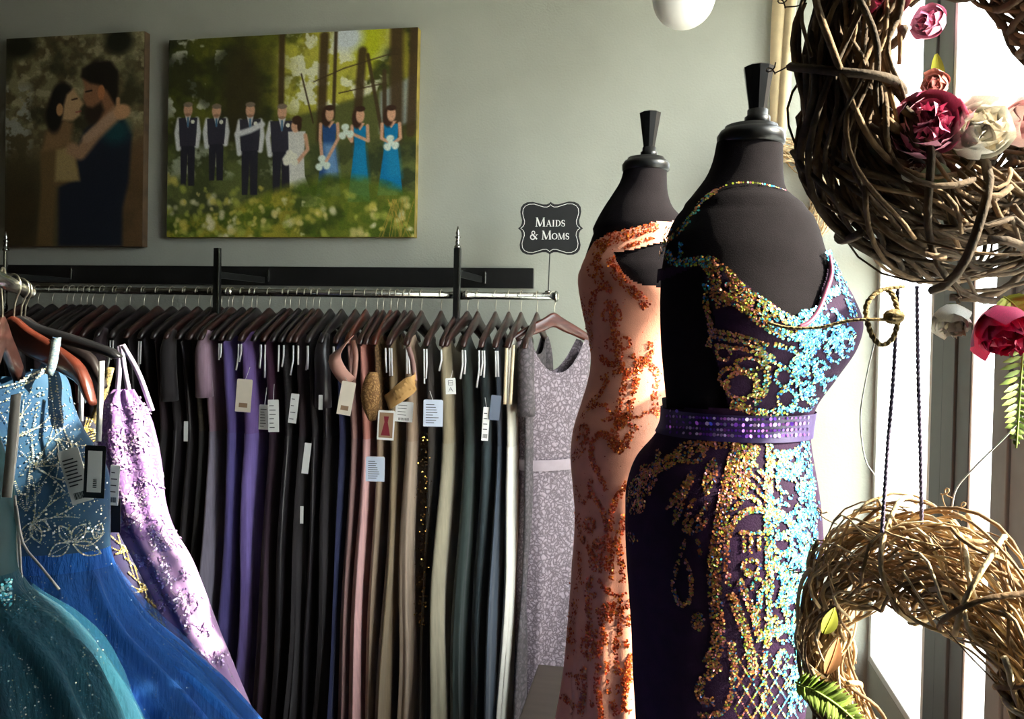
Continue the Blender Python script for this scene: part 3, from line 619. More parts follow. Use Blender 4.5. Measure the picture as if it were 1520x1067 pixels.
def card(t, px, py, w, h, D=None, Y=2.6, m=None, rot=0.0, lines=4, kind='text', yaw=0.0, hole=True, string=None):
    """swing tag of w x h photo pixels, hung from a thread; parented to gown t (which must not be scaled)"""
    c = atD(px, py, D) if D else atY(px, py, Y)
    dep = (ROT.transposed() @ (c - CAM)).z * -1; s_ = dep / F; m = m or M['paper']
    u = ROT @ V((1, 0, 0)); u = V((u.x, u.y, 0)).normalized(); u = Matrix.Rotation(yaw, 3, 'Z') @ u; n = V((u.y, -u.x, 0)); z = V((0, 0, 1))
    if n.y > 0: n = -n
    R = Matrix.Rotation(rot, 3, n); u2, z2 = R @ u, R @ z
    inv = t.matrix_basis.inverted()
    def fin(mb, name, mm, par=None):
        mb.v = [tuple(inv @ V(p)) for p in mb.v]; o = mb.build(name, mm, smooth=False); o.parent = par or t; return o
    hw, hh = w * s_ / 2, h * s_ / 2; ch = min(hw, hh) * 0.12
    ol = [(-hw, -hh), (hw, -hh), (hw, hh - ch), (hw - ch, hh), (-hw + ch, hh), (-hw, hh - ch)]
    mb = MB(); mb.prism(ol, 0.0012, c, u2, z2, n); tg = fin(mb, 'price_tag', m)
    r = random.Random(int(px * 7 + py))
    def bar(x0, x1, y0, y1, mm, nm='print'):
        mb = MB(); mb.prism([(x0, y0), (x1, y0), (x1, y1), (x0, y1)], 0.0003, c + n * 0.00125, u2, z2, n); fin(mb, nm, mm, tg)
    if kind in ('text', 'code'):
        mb = MB()
        for i in range(lines):
            y = hh * lerp(0.6, -0.35 if kind == 'code' else -0.75, i / max(1, lines - 1)); l = r.uniform(0.45, 0.85)
            mb.prism([(-hw * 0.75, y), (-hw * 0.75 + hw * 1.6 * l, y), (-hw * 0.75 + hw * 1.6 * l, y + hh * 0.05), (-hw * 0.75, y + hh * 0.05)], 0.0003, c + n * 0.00125, u2, z2, n)
        if kind == 'code':
            x = -hw * 0.6
            while x < hw * 0.6:
                ww = hw * r.choice((0.03, 0.06, 0.09)); mb.prism([(x, -hh * 0.85), (x + ww, -hh * 0.85), (x + ww, -hh * 0.6), (x, -hh * 0.6)], 0.0003, c + n * 0.00125, u2, z2, n); x += ww + hw * 0.07
        fin(mb, 'print', M['ink'], tg)
    elif kind == 'tan': bar(-hw * 0.55, hw * 0.55, -hh * 0.72, -hh * 0.45, M['ink_tan'])
    elif kind == 'maroon':
        bar(-hw * 0.82, hw * 0.82, -hh * 0.85, hh * 0.85, M['ink_tan'])
        mb = MB(); mb.prism([(-hw * .55, -hh * .7), (hw * .55, -hh * .7), (hw * .2, hh * .2), (hw * .3, hh * .6), (-hw * .3, hh * .6), (-hw * .2, hh * .2)], 0.0003, c + n * 0.0016, u2, z2, n); fin(mb, 'print', M['ink_maroon'], tg)
    elif kind == 'BA':
        mb = MB(); k = hw * 0.9
        for off, g_ in ((0.42 * hh, [((-.5, -.5), (.5, -.5)), ((-.5, .0), (.5, .0)), ((-.5, .5), (.5, .5)), ((-.5, -.5), (-.5, .5)), ((.5, -.5), (.5, .5))]), (-0.42 * hh, [((-.5, -.5), (0, .5)), ((0, .5), (.5, -.5)), ((-.28, -.1), (.28, -.1))])):
            for (x1, y1), (x2, y2) in g_:
                P1 = c + u2 * x1 * k + z2 * (y1 * k + off) + n * 0.0016; P2 = c + u2 * x2 * k + z2 * (y2 * k + off) + n * 0.0016; mb.tube([P1, P2], 0.0007, 4)
        fin(mb, 'print', M['ink'], tg)
    elif kind == 'label':
        bar(-hw * 0.68, hw * 0.68, -hh * 0.78, hh * 0.8, M['paper'])
        mb = MB(); x = -hw * .3
        for i in range(5): mb.prism([(-hw * .1, -hh * .6 + i * hh * .07), (hw * .25, -hh * .6 + i * hh * .07), (hw * .25, -hh * .57 + i * hh * .07), (-hw * .1, -hh * .57 + i * hh * .07)], 0.0003, c + n * 0.0016, u2, z2, n)
        fin(mb, 'print', M['ink'], tg)
    if string:
        q = atD(string[0], string[1], D) if D else atY(string[0], string[1], Y + 0.03)
        mb = MB(); mb.tube(spline([c + z2 * hh * 0.9 + n * 0.001, (c + z2 * hh + q) / 2 + V((0, 0, -0.004)), q], 8), 0.0009, 5); fin(mb, 'tag_string', M['ribbon_white'], tg)
    return tg

proto_w = thing('wooden_hanger', 'dark wooden hanger', 'hanger', (0, RY, HZ)); hanger_parts(proto_w, 0.205, 0.1, 0.056, 0.03, 0.07, M['wood_hanger'])
proto_r = thing('wooden_hanger', 'dark wooden hanger', 'hanger', (0, RY, HZ)); hanger_parts(proto_r, 0.205, 0.1, 0.056, 0.03, 0.07, M['wood_hanger_red'])
proto_b = thing('wooden_hanger', 'dark wooden hanger', 'hanger', (0, RY, HZ)); hanger_parts(proto_b, 0.205, 0.1, 0.056, 0.03, 0.07, M['wood_dark'])

BLK = [fab('black_chiffon', rgb(38, 33, 35)), fab('black_satin', rgb(36, 32, 35), 'satin'), fab('charcoal_lace', rgb(44, 39, 42), 'lace'), fab('black_plum_chiffon', rgb(46, 32, 38))]
rr = random.Random(11)
def X_at(px, y=700): return atY(px, y, RY - 0.17).x
used = []
# (px at mid height, half width px at the skirt, colours, label, options)
SP = [
 (104, 13, 'maroon', (86, 26, 36), (80, 24, 34), 'dark maroon gown pressed between black gowns behind the blue beaded gown', {}),
 (288, 10, 'blackgold', (58, 48, 32), (30, 27, 26), 'black gown with gold flecked lace bodice beside the dusty mauve gown', dict(kind='lace')),
 (305, 14, 'dustymauve', (150, 122, 138), (132, 124, 140), 'dusty mauve gown with loose short sleeves and grey lavender skirt', dict(sleeve=0.28)),
 (335, 15, 'periwinkle', (96, 80, 142), (98, 88, 152), 'periwinkle blue chiffon gown beside the lavender gown', {}),
 (363, 18, 'lavender', (128, 100, 168), (132, 112, 184), 'bright lavender chiffon gown with cream swing tag', {}),
 (395, 14, 'plum', (66, 30, 56), (54, 34, 48), 'deep plum gown hung next to the lavender gown', {}),
 (497, 9, 'navy', (34, 36, 74), (34, 38, 72), 'narrow navy blue gown squeezed beside the dusty rose gown', {}),
 (513, 11, 'dustyrose', (150, 112, 104), (140, 108, 104), 'dusty rose gown with a wide folded shoulder band', {}),
 (531, 12, 'salmon', (196, 132, 118), (206, 160, 156), 'salmon pink gown with pale pink skirt', {}),
 (552, 11, 'tanlace', (172, 134, 92), (156, 134, 112), 'tan lace gown with sand coloured skirt', dict(kind='lace')),
 (574, 12, 'khaki', (128, 106, 76), (130, 112, 86), 'khaki gold gown with a folded tan collar', {}),
 (600, 17, 'beige', (158, 134, 112), (166, 146, 126), 'light beige chiffon gown with full pleated skirt', {}),
 (631, 10, 'goldsequin', (46, 38, 32), (46, 40, 33), 'black gown scattered with gold sequins', {}),
 (655, 17, 'champagne', (150, 138, 112), (148, 140, 118), 'champagne grey tulle gown with gathered waist', {}),
 (688, 17, 'darkgreen', (36, 46, 42), (40, 52, 48), 'very dark green gown hung right behind the finialed post', {}),
 (716, 17, 'darkteal', (34, 44, 46), (40, 52, 56), 'charcoal teal gown with narrow white tag', {}),
 (737, 9, 'slate', (50, 58, 70), (56, 66, 78), 'slate navy gown beside the ivory gown', {}),
 (756, 13, 'ivory', (208, 204, 190), (220, 216, 204), 'ivory satin gown with thin cream straps', dict(kind='satin')),
 (781, 12, 'greylace', (98, 90, 94), (92, 86, 90), 'dark grey lace gown with sleeves next to the ivory gown', dict(kind='lace', sleeve=0.3)),
]
G = {}
NICE = dict(maroon='maroon gown', blackgold='gold flecked black gown', dustymauve='dusty mauve gown', periwinkle='periwinkle gown', lavender='bright lavender gown', plum='deep plum gown', navy='narrow navy gown', dustyrose='dusty rose gown', salmon='salmon pink gown', tanlace='tan lace gown', khaki='khaki gold gown', beige='light beige gown', goldsequin='gold sequin black gown', champagne='champagne tulle gown', darkgreen='dark green gown', darkteal='charcoal teal gown', slate='slate navy gown', ivory='ivory satin gown', greylace='dark grey lace gown')
def add_hanger(x, rz, proto, who):
    used.append(x); h_ = rack_hanger(proto, x, rz, who, 'bare hangers on the wall rail')
    if 'carrying' in who: del h_['group']
    return h_
HL = 'bare dark wooden hanger squeezed between gowns on the wall rail'
for k, (px, hw, nm, c1, c2, label, op) in enumerate(SP):
    x = X_at(px); ys = RY - 0.17; s_ = (ROT.transposed() @ (V((x, ys, 1.2)) - CAM)).z * -1 / F
    wdt = hw * s_ * (1.1 if nm in ('beige', 'champagne', 'ivory', 'lavender', 'salmon') else 0.98); rz = 0.05 * math.sin(px / 70); kind = op.get('kind', 'chiffon')
    mt = fab(nm + '_bodice', rgb(*c1), kind); ms = fab(nm + '_skirt', rgb(*c2), 'satin' if kind == 'satin' else ('lace' if nm == 'greylace' else 'chiffon'))
    G[nm] = gown('evening_gown', label, x, rz, mt, ms, a=(wdt * 0.45, wdt * 0.7, wdt * 0.62, wdt * 0.85, wdt * 1.08), seed=k + 5, sleeve=op.get('sleeve'), neck=0.09)
    hh_ = add_hanger(x, rz, proto_r if nm in ('dustyrose', 'tanlace') else proto_w, 'dark wooden hanger on the wall rail carrying the ' + NICE[nm])
BLABEL = 'plain black gown in the tight dark row on the wall rail'
blk_px = [-20, 4, 26, 48, 70, 88, 124, 146, 168, 190, 212, 232, 252, 271, 420, 440, 458, 476]
for k, px in enumerate(blk_px):
    x = X_at(px); rz = 0.05 * math.sin(px / 70); s_ = 2.95 / F; wd = 11 * s_
    m1, m2 = BLK[k % 4], BLK[(k + 1) % 2]
    wh = 'behind the blue beaded gown' if px < 95 else ('behind the lilac lace gown' if px < 200 else ('beside the gold flecked black gown' if px < 280 else 'between the plum and navy gowns'))
    g_ = gown('evening_gown', 'plain black gown on the wall rail ' + wh, x, rz, m1, m2, a=(wd * .4, wd * .8, wd * .7, wd * .95, wd * 1.2), seed=60 + k, group='black gowns ' + wh, sleeve=0.3 if k % 5 == 2 else None)
    G['black%d' % k] = g_; add_hanger(x, rz, proto_b if k % 3 else proto_w, 'dark wooden hanger carrying a black gown ' + wh)['group'] = 'hangers of black gowns ' + wh
    if k in (2, 4, 6, 8, 10, 12, 14, 15, 16): loops(g_, -0.19, 2, 0.1, k)
for nm, n, L_ in (('dustymauve', 2, .05), ('periwinkle', 2, .06), ('lavender', 2, .09), ('plum', 3, .12), ('navy', 2, .06), ('khaki', 3, .1), ('beige', 2, .09), ('goldsequin', 2, .12), ('darkgreen', 2, .12), ('darkteal', 3, .12), ('slate', 2, .09), ('champagne', 1, .09)):
    loops(G[nm], -0.195, n, L_, len(nm))
# bare hangers' hooks in between (gowns too thin to show)
for px in list(range(60, 800, 22)):
    x = X_at(px, 480)
    if min(abs(x - u) for u in used) > 0.017: add_hanger(x, rr.uniform(-0.16, 0.1), proto_b if px < 420 else proto_w, HL)
# the outermost gown, turned towards the room
xl = atY(829, 440, RY).x - 0.012
RL = math.radians(-52)
ML = lacemat('mauve_corded_lace', rgb(150, 138, 146), rgb(96, 86, 92), 66, 1.0)
xl = min(xl, r1.x - 0.004)
G['lace'] = gown('lace_gown', 'mauve grey corded lace gown at the free end of the rail', xl, RL, ML, ML, a=(0.04, 0.062, 0.058, 0.085, 0.09), b=(0.165, 0.15, 0.128, 0.145, 0.12), zs=(-0.13, -0.34, -0.62, -0.98, -1.6), neck=0.15, pleat=0.05, seed=91)
mb = MB(); rows = []
for j in range(5):
    z = -0.615 - 0.02 + j * 0.01; rows.append([V((0.064 * math.cos(a), 0.132 * math.sin(a), z)) for a in np.linspace(0, 2 * PI, 40, endpoint=False)])
mb.loft(rows, cap=False); o = mb.build('belt', mat('mauve_belt', rgb(150, 138, 145), 0.6, var=0.08)); o.parent = G['lace']
h = add_hanger(xl, RL, proto_r, 'reddish brown wooden hanger carrying the mauve lace gown at the rail end')
for p in (proto_w, proto_r, proto_b):
    for c in list(p.children): bpy.data.objects.remove(c)
    bpy.data.objects.remove(p)

def local_part(t, mb, name, m, smooth=True):
    inv = t.matrix_basis.inverted(); mb.v = [tuple(inv @ V(p)) for p in mb.v]; o = mb.build(name, m, smooth=smooth); o.parent = t; return o
# folded shoulder bands, straps
Yf = 2.62
def pxband(t, pts, w, m, name, Y=Yf, wv=(1, 0, 0.2), tk=0.002, n=14):
    P = spline([atY(x, y, Y + (p[0] if p else 0)) for x, y, *p in pts], n); mb = MB(); mb.band(P, V(wv), w, tk); return local_part(t, mb, name, m)
mr = mat('rose_band', rgb(196, 146, 130), 0.8, var=0.08, sheen=0.2)
pxband(G['dustyrose'], [(522, 500, 0.03), (508, 515), (497, 532, -0.02), (505, 552, -0.02), (520, 568)], 0.05, mr, 'shoulder_band', wv=(0.7, 0.1, 0.7))
pxband(G['dustyrose'], [(524, 505, 0.05), (528, 530, 0.04), (524, 568, 0.01)], 0.02, mr, 'shoulder_band')
mtan = mat('tan_band', rgb(196, 152, 92), 0.75, var=0.06)
pxband(G['khaki'], [(574, 598, -0.05), (590, 586, -0.06), (610, 570, -0.05), (617, 560, -0.03)], 0.06, mtan, 'folded_collar', wv=(0.3, 0.1, 1))
pxband(G['beige'], [(606, 515), (612, 535, -0.02), (616, 565, -0.03)], 0.018, mat('mauve_strap', rgb(160, 124, 116), 0.8), 'strap')
mlt = lacemat('tan_lace_cap', rgb(186, 140, 84), rgb(130, 92, 52), 80)
mb = MB(); c = atY(553, 588, Yf - 0.02); rings = []
for i in range(9):
    f = i / 8; z = lerp(0.085, -0.085, f); w_ = 0.036 * math.sin(PI * (0.1 + 0.85 * f)) ** 0.7; rings.append([c + V((w_ * math.cos(a) - 0.008 * math.sin(f * PI), 0.02 * math.sin(a), z)) for a in np.linspace(0, 2 * PI, 16, endpoint=False)])
mb.loft(rings); local_part(G['tanlace'], mb, 'cap_sleeve', mlt)
for a_, b_ in (((762, 512), (757, 600)), ((752, 512), (749, 600))):
    pxband(G['ivory'], [(a_[0], a_[1], 0.03), ((a_[0] + b_[0]) / 2, 555, 0.0), (b_[0], b_[1], 0)], 0.012, mat('cream_strap', rgb(214, 196, 160), 0.5, sheen=0.2), 'strap')
# gold sequins on the black gown
mb = MB(); r = random.Random(4); t = G['goldsequin']
for i in range(260):
    y = r.uniform(640, 930); x = 631 + r.gauss(0, 4.5) - (y - 640) * 0.02
    c = atY(x, y, RY - 0.205 - r.random() * 0.01); s_ = r.uniform(0.0016, 0.003); R = Matrix.Rotation(r.uniform(-.6, .6), 3, 'X') @ Matrix.Rotation(r.uniform(-.6, .6), 3, 'Z')
    mb.add([c + R @ V((s_ * math.cos(k * PI / 3), 0, s_ * math.sin(k * PI / 3))) for k in range(6)], [(0, 1, 2, 3, 4, 5)])
M['gold'] = mat('gold_sequin', rgb(206, 160, 84), 0.25, 1.0)
stuff(local_part(t, mb, 'sequins', M['gold'], False))
# swing tags on the rail gowns
card(G['lavender'], 362, 587, 23, 49, m=M['paper_cream'], kind='tan', rot=-0.06, string=(371, 545))
card(G['plum'], 392, 619, 15, 37, kind='text', rot=-0.03, lines=7, string=(396, 575)); card(G['plum'], 406, 617, 16, 48, Y=2.58, kind='text', rot=0.03, lines=6, string=(407, 570))
card(G['black15'], 436, 606, 12, 44, kind='text', rot=-0.1); card(G['black15'], 455, 680, 10, 46, kind='none', rot=-0.1); card(G['black16'], 448, 764, 5, 26, kind='none'); card(G['black17'], 476, 597, 6, 22, kind='none')
card(G['dustyrose'], 514, 591, 21, 50, Y=2.56, m=M['paper_cream'], kind='tan', rot=-0.16, string=(512, 560))
card(G['salmon'], 557, 696, 28, 37, Y=2.58, m=M['paper_blue'], kind='text', lines=9); card(G['khaki'], 573, 631, 25, 44, Y=2.57, kind='maroon', rot=-0.04)
card(G['beige'], 600, 611, 26, 30, Y=2.6, kind='code', rot=-0.05); card(G['goldsequin'], 643, 613, 29, 40, Y=2.56, m=M['paper_blue'], kind='text', lines=8, string=(638, 580))
card(G['darkgreen'], 669, 573, 15, 24, Y=2.6, kind='BA', rot=0.05, string=(672, 550)); card(G['darkteal'], 721, 629, 10, 50, Y=2.6, kind='code', rot=-0.05, string=(720, 590)); card(G['slate'], 735, 605, 15, 37, Y=2.6, m=mat('grey_card', rgb(96, 106, 122), 0.5), kind='none', rot=-0.08)
card(G['dustymauve'], 276, 640, 6, 30, kind='none'); card(G['black8'], 122, 585, 12, 26, kind='code')

# ------------------------------------------------------------------ dress forms and the gowns on them
PLZ = 0.34
plat = thing('display_platform', 'low grey window display platform under the two dress forms', 'platform', (0.25, 1.45, 0))
mb = MB(); mb.box((0.2, 1.31, PLZ / 2), (0.96, 0.96, PLZ)); mb.build('deck', mat('platform_paint', rgb(96, 92, 86), 0.6, var=0.08), plat, bevel=0.006)
mb = MB(); mb.box((0.2, 1.31, 0.03), (0.98, 0.98, 0.06)); mb.build('plinth_strip', M['black_board'], plat, bevel=0.004)

UR = ROT @ V((1, 0, 0)); UR = V((UR.x, UR.y, 0)).normalized(); NF = V((UR.y, -UR.x, 0))   # image right / towards the viewer
def body_rows(tab, D, n, dtab):
    """silhouette table (py, xl, xr) at camera depth D -> list of (centre, half width, half depth)"""
    out = []
    for py, xl, xr in smooth_tab(tab, n):
        a, b = atD(xl, py, D), atD(xr, py, D); c = (a + b) / 2; out.append((c, (b - a).length / 2, interp(dtab, py)[0], py))
    return out
def body_ring(row, nth, off=0.0, bumps=(), fold=None):
    c, hw, hd, py = row; out = []
    for i in range(nth):
        th = 2 * PI * i / nth; cs, sn = math.cos(th), math.sin(th)
        r_ = off
        for (bpy_, bth, sy, st, amp) in bumps:
            dth = (th - bth + PI) % (2 * PI) - PI; r_ += amp * math.exp(-((py - bpy_) / sy) ** 2 - (dth / st) ** 2)
        if fold: r_ += fold(th, py)
        out.append(c + UR * ((hw + r_) * cs) + NF * ((hd + r_) * sn))
    return out
def pip(x, y, P):
    ins = False; n = len(P)
    for i in range(n):
        (x1, y1), (x2, y2) = P[i], P[(i + 1) % n]
        if (y1 > y) != (y2 > y) and x < (x2 - x1) * (y - y1) / (y2 - y1) + x1: ins = not ins
    return ins
def loft_cut(rings, keep):
    """loft with faces dropped where keep(px, py, front) is false"""
    mb = MB(); n = len(rings[0]); mb.v = [tuple(p) for r_ in rings for p in r_]
    for i in range(len(rings) - 1):
        for k in range(n):
            l = (k + 1) % n; a, b, c, d = rings[i][k], rings[i][l], rings[i + 1][l], rings[i + 1][k]; m_ = (a + b + c + d) / 4
            nr = (b - a).cross(d - a); front = (CAM - m_).dot(nr) < 0
            x, y = proj(m_)
            if keep(x, y, math.sin(2 * PI * (k + 0.5) / n)): mb.f.append((i * n + k, i * n + l, (i + 1) * n + l, (i + 1) * n + k))
    return mb
def dress_form(label, rows, D, cap, knob, collar, base_z, bumps, py_end):
    c0 = rows[0][0]; t = thing('dress_form', label, 'dress form', (c0.x, c0.y, base_z))
    rg = [body_ring(r_, 64, -0.007 if r_[3] > cap[3] + 95 else -0.001, bumps) for r_ in rows[::3] if r_[3] < py_end]
    mb = MB(); mb.loft(rg); mb.build('torso', M['form'], t)
    # neck cap: (xl, xr, ytop, ybottom)
    a, b = atD(cap[0], cap[3], D), atD(cap[1], cap[3], D); cc = (a + b) / 2; R_ = (b - a).length / 2; s_ = D / F; h = (cap[3] - cap[2]) * s_
    z0 = cc.z
    mb = MB(); mb.lathe([(R_ * 0.9, -0.006), (R_ * 1.0, -0.002), (R_ * 1.02, h * 0.35), (R_ * 0.92, h * 0.62), (R_ * 0.8, h * 0.72), (R_ * 0.78, h * 0.86), (R_ * 0.3, h * 1.0)], (cc.x, cc.y, z0), 40); mb.build('neck_cap', M['form_cap'], t)
    kx = (knob[4] + knob[5]) / 2; kc = atD(kx, knob[2], D); zt = atD(kx, knob[2], D).z; zb_ = atD(kx, knob[3], D).z
    kc.x += (cc.x - kc.x) * 0.0
    mb = MB(); r1_, r2_ = (knob[1] - knob[0]) / 2 * s_, (knob[5] - knob[4]) / 2 * s_
    ck = atD((knob[0] + knob[1]) / 2, knob[2], D); cb = atD(kx, knob[3], D); rings = []
    for f, rr_ in ((0, r2_), (0.06, r2_ * 1.02), (0.9, r1_ * 0.96), (0.97, r1_), (1.0, r1_ * 0.86)):
        o_ = cb.lerp(ck, f); rings.append([o_ + V((rr_ * math.cos(2 * PI * k / 10 + 0.3), rr_ * math.sin(2 * PI * k / 10 + 0.3), 0)) for k in range(10)])
    mb.loft(rings); mb.build('finial', M['form_cap'], t, smooth=False)
    cr = (collar[1] - collar[0]) / 2 * s_; zc0 = z0 + h * 0.9; hz = cb.z - zc0 + 0.003
    mb = MB(); mb.lathe([(cr * 0.9, 0), (cr, hz * 0.2), (cr, hz * 0.55), (cr * 0.8, hz * 0.65), (cr * 0.8, hz)], (cb.x, cb.y, zc0), 24); mb.build('finial_collar', M['form_cap'], t)
    ce = rg[-1]; m_ = sum(ce, V()) / len(ce)
    mb = MB(); mb.tube([m_ + V((0, 0, 0.05)), V((m_.x, m_.y, base_z + 0.02))], 0.016, 12); mb.build('stand_pole', M['chrome'], t)
    mb = MB(); mb.lathe([(0.13, 0.0), (0.13, 0.012), (0.05, 0.022), (0.018, 0.03)], (m_.x, m_.y, base_z), 28); mb.build('stand_base', M['form_cap'], t)
    return t

class Seq:
    """little sequins laid on a surface; strokes are given as seen in the photograph and cast onto the cloth"""
    def __init__(s, bvh, pal, size, seed, lift=0.002, ws=1.0, ds=1.0): s.ws = ws; s.ds = ds; s.b = bvh; s.pal = pal; s.sz = size; s.r = random.Random(seed); s.mb = MB(); s.col = []; s.lift = lift
    def put(s, x, y, sz=1.0, c=None):
        d = ray(x, y).normalized(); loc, nor, idx, dist = s.b.ray_cast(CAM, d, 5.0)
        if loc is None: return
        if nor.dot(d) > 0: nor = -nor
        n = (nor + V((s.r.gauss(0, .22), s.r.gauss(0, .22), s.r.gauss(0, .22)))).normalized(); u = n.orthogonal().normalized(); w_ = n.cross(u); k = s.sz * sz * s.r.uniform(0.75, 1.25)
        p = loc + nor * s.lift
        s.mb.add([p + (u * math.cos(i * PI / 3) + w_ * math.sin(i * PI / 3)) * k for i in range(6)], [(0, 1, 2, 3, 4, 5)])
        cc = c if c is not None else s.pal(x, y, s.r); s.col += [cc] * 6
    def stroke(s, pts, w, dens=0.11, taper=False):
        w *= s.ws; dens *= s.ds
        P = spline([V((a, b, 0)) for a, b in pts], max(8, len(pts) * 8)); L_ = sum((q - p).length for p, q in zip(P, P[1:]))
        for i in range(int(L_ * max(w, 3) * dens) + 2):
            f = s.r.random() * (len(P) - 1); k = int(min(f, len(P) - 2)); p = P[k].lerp(P[k + 1], f - k); ww = w * (1 - 0.7 * f / (len(P) - 1)) if taper else w
            t = (P[k + 1] - P[k]).normalized(); o_ = s.r.uniform(-.5, .5) * ww; s.put(p.x - t.y * o_, p.y + t.x * o_)
    def edge(s, pts, step=3.2, sz=1.0):
        P = spline([V((a, b, 0)) for a, b in pts], max(10, len(pts) * 10)); acc = 0
        for p, q in zip(P, P[1:]):
            acc += (q - p).length
            if acc >= step: s.put(q.x, q.y, sz); acc = 0
    def blob(s, x, y, rx, ry, dens=0.11):
        dens *= s.ds
        for i in range(int(PI * rx * ry * dens) + 1):
            a = s.r.random() * 6.283; k = math.sqrt(s.r.random()); s.put(x + rx * k * math.cos(a), y + ry * k * math.sin(a))
    def ring(s, x, y, rx, ry, w=5, dens=0.13, a0=0, a1=360):
        s.stroke([(x + rx * math.cos(math.radians(a)), y + ry * math.sin(math.radians(a))) for a in np.linspace(a0, a1, 14)], w, dens)
    def leaf(s, x0, y0, x1, y1, w, dens=0.12):
        dens *= s.ds
        for i in range(int(math.hypot(x1 - x0, y1 - y0) * w * 0.7 * dens) + 2):
            t = s.r.random(); o_ = s.r.uniform(-.5, .5) * w * math.sin(PI * t) ** 0.7; dx, dy = x1 - x0, y1 - y0; l = math.hypot(dx, dy); s.put(x0 + dx * t - dy / l * o_, y0 + dy * t + dx / l * o_)
    def build(s, name, m, t):
        return stuff(s.mb.build(name, m, t, smooth=False, colors=s.col))

M['sequin'] = colmat('tinted_sequins', 0.28, 0.55, coat=0.4)
M['sequin_orange'] = colmat('copper_sequins', 0.3, 0.5, coat=0.3)

# ---- purple gown on the taller form
DB = 1.36
tabB = [(212, 1064, 1161), (240, 1058, 1161), (265, 1047, 1162), (285, 1032, 1168), (300, 1020, 1187), (316, 1004, 1207), (335, 992, 1217), (370, 983, 1227), (405, 977, 1242), (440, 975, 1262), (480, 975, 1275), (510, 976, 1268), (560, 980, 1235), (600, 984, 1207), (628, 985, 1199), (650, 972, 1199), (680, 947, 1203), (720, 932, 1209), (770, 929, 1214), (820, 930, 1215), (880, 934, 1210), (940, 938, 1203), (1000, 940, 1195), (1067, 944, 1186), (1160, 946, 1178), (1280, 938, 1186), (1400, 915, 1210), (1505, 880, 1250)]
dB = [(212, 0.052), (285, 0.062), (316, 0.085), (370, 0.105), (480, 0.12), (628, 0.098), (720, 0.135), (820, 0.145), (1000, 0.13), (1160, 0.12), (1280, 0.125), (1400, 0.15), (1505, 0.19)]
rowsB = body_rows(tabB, DB, 430, dB)
bumpsB = [(482, math.radians(100), 52, 0.55, 0.03)]
dress_form('tall black dress form wearing the purple sequin gown', rowsB, DB, (1066, 1163, 184, 213), (1104, 1149, 99, 166, 1112, 1137), (1099, 1136), PLZ, bumpsB, 780)
foldB = lambda th, py: 0.012 * max(0, (py - 1080) / 400) * math.sin(11 * th)
necklineB = [(955, 395), (985, 400), (1040, 378), (1062, 388), (1095, 412), (1130, 440), (1165, 462), (1190, 474), (1212, 458), (1226, 415), (1233, 380), (1300, 350), (1300, 1200), (900, 1200), (900, 395)]
holeB = [(962, 425), (1040, 392), (1052, 440), (1062, 480), (1052, 505), (1072, 560), (1082, 606), (900, 606), (900, 430)]   # bare side of the form
def keepB(x, y, fr):
    if y > 640: return True
    if fr > -0.1: return pip(x, y, necklineB) and not pip(x, y, holeB)
    return y > 590 or (x > 1180 and y > 430)
ringsB = [body_ring(r_, 340, 0.0, bumpsB, foldB) for r_ in rowsB if r_[3] > 340]
mbB = loft_cut(ringsB, keepB)
M['purple'] = mat('aubergine_jersey', rgb(37, 11, 42), 0.8, var=0.15, vscale=40, bump=0.2, bscale=400, spec=0.2)
c0 = rowsB[0][0]; gB = thing('sequin_gown', 'dark purple fitted gown with sequin scrolls, sheen painted teal to copper, and jewelled belt', 'gown', (c0.x, c0.y, PLZ))
mbB.build('gown_fabric', M['purple'], gB)
full = MB(); full.loft([body_ring(r_, 120, 0.0, bumpsB, foldB) for r_ in rowsB[::2]], cap=False)
bvB = BVHTree.FromPolygons(full.v, full.f)
COP, GLD, YG, TEA, BLU, WHT, ROS, GRN = rgb(186, 108, 70), rgb(196, 146, 66), rgb(168, 184, 60), rgb(70, 190, 200), rgb(30, 110, 200), rgb(210, 236, 240), rgb(196, 120, 130), rgb(40, 120, 100)
def palB(x, y, r):  # iridescent sheen painted into the sequin colours by position, copper left to teal right
    f = (x - 1060) / 140 + r.gauss(0, 0.2) + (0.12 if y < 440 and x < 1050 else 0)
    if x < 1055 and y < 450: return r.choice((GRN, BLU, YG, GLD, TEA, COP, rgb(60, 60, 50)))
    if f < 0.1: return r.choice((COP, COP, ROS, GLD, COP, rgb(120, 80, 60), rgb(130, 140, 60), rgb(20, 60, 110)))
    if f < 0.45: return r.choice((COP, COP, COP, GLD, ROS, YG, rgb(214, 150, 110)))
    if f < 0.72: return r.choice((GLD, YG, YG, rgb(206, 210, 120), TEA, rgb(150, 200, 150)))
    return r.choice((TEA, TEA, BLU, BLU, rgb(110, 214, 222), rgb(20, 110, 180), rgb(60, 160, 190), rgb(180, 220, 150)))
S = Seq(bvB, palB, 0.0020, 5, ws=0.78, ds=1.7)
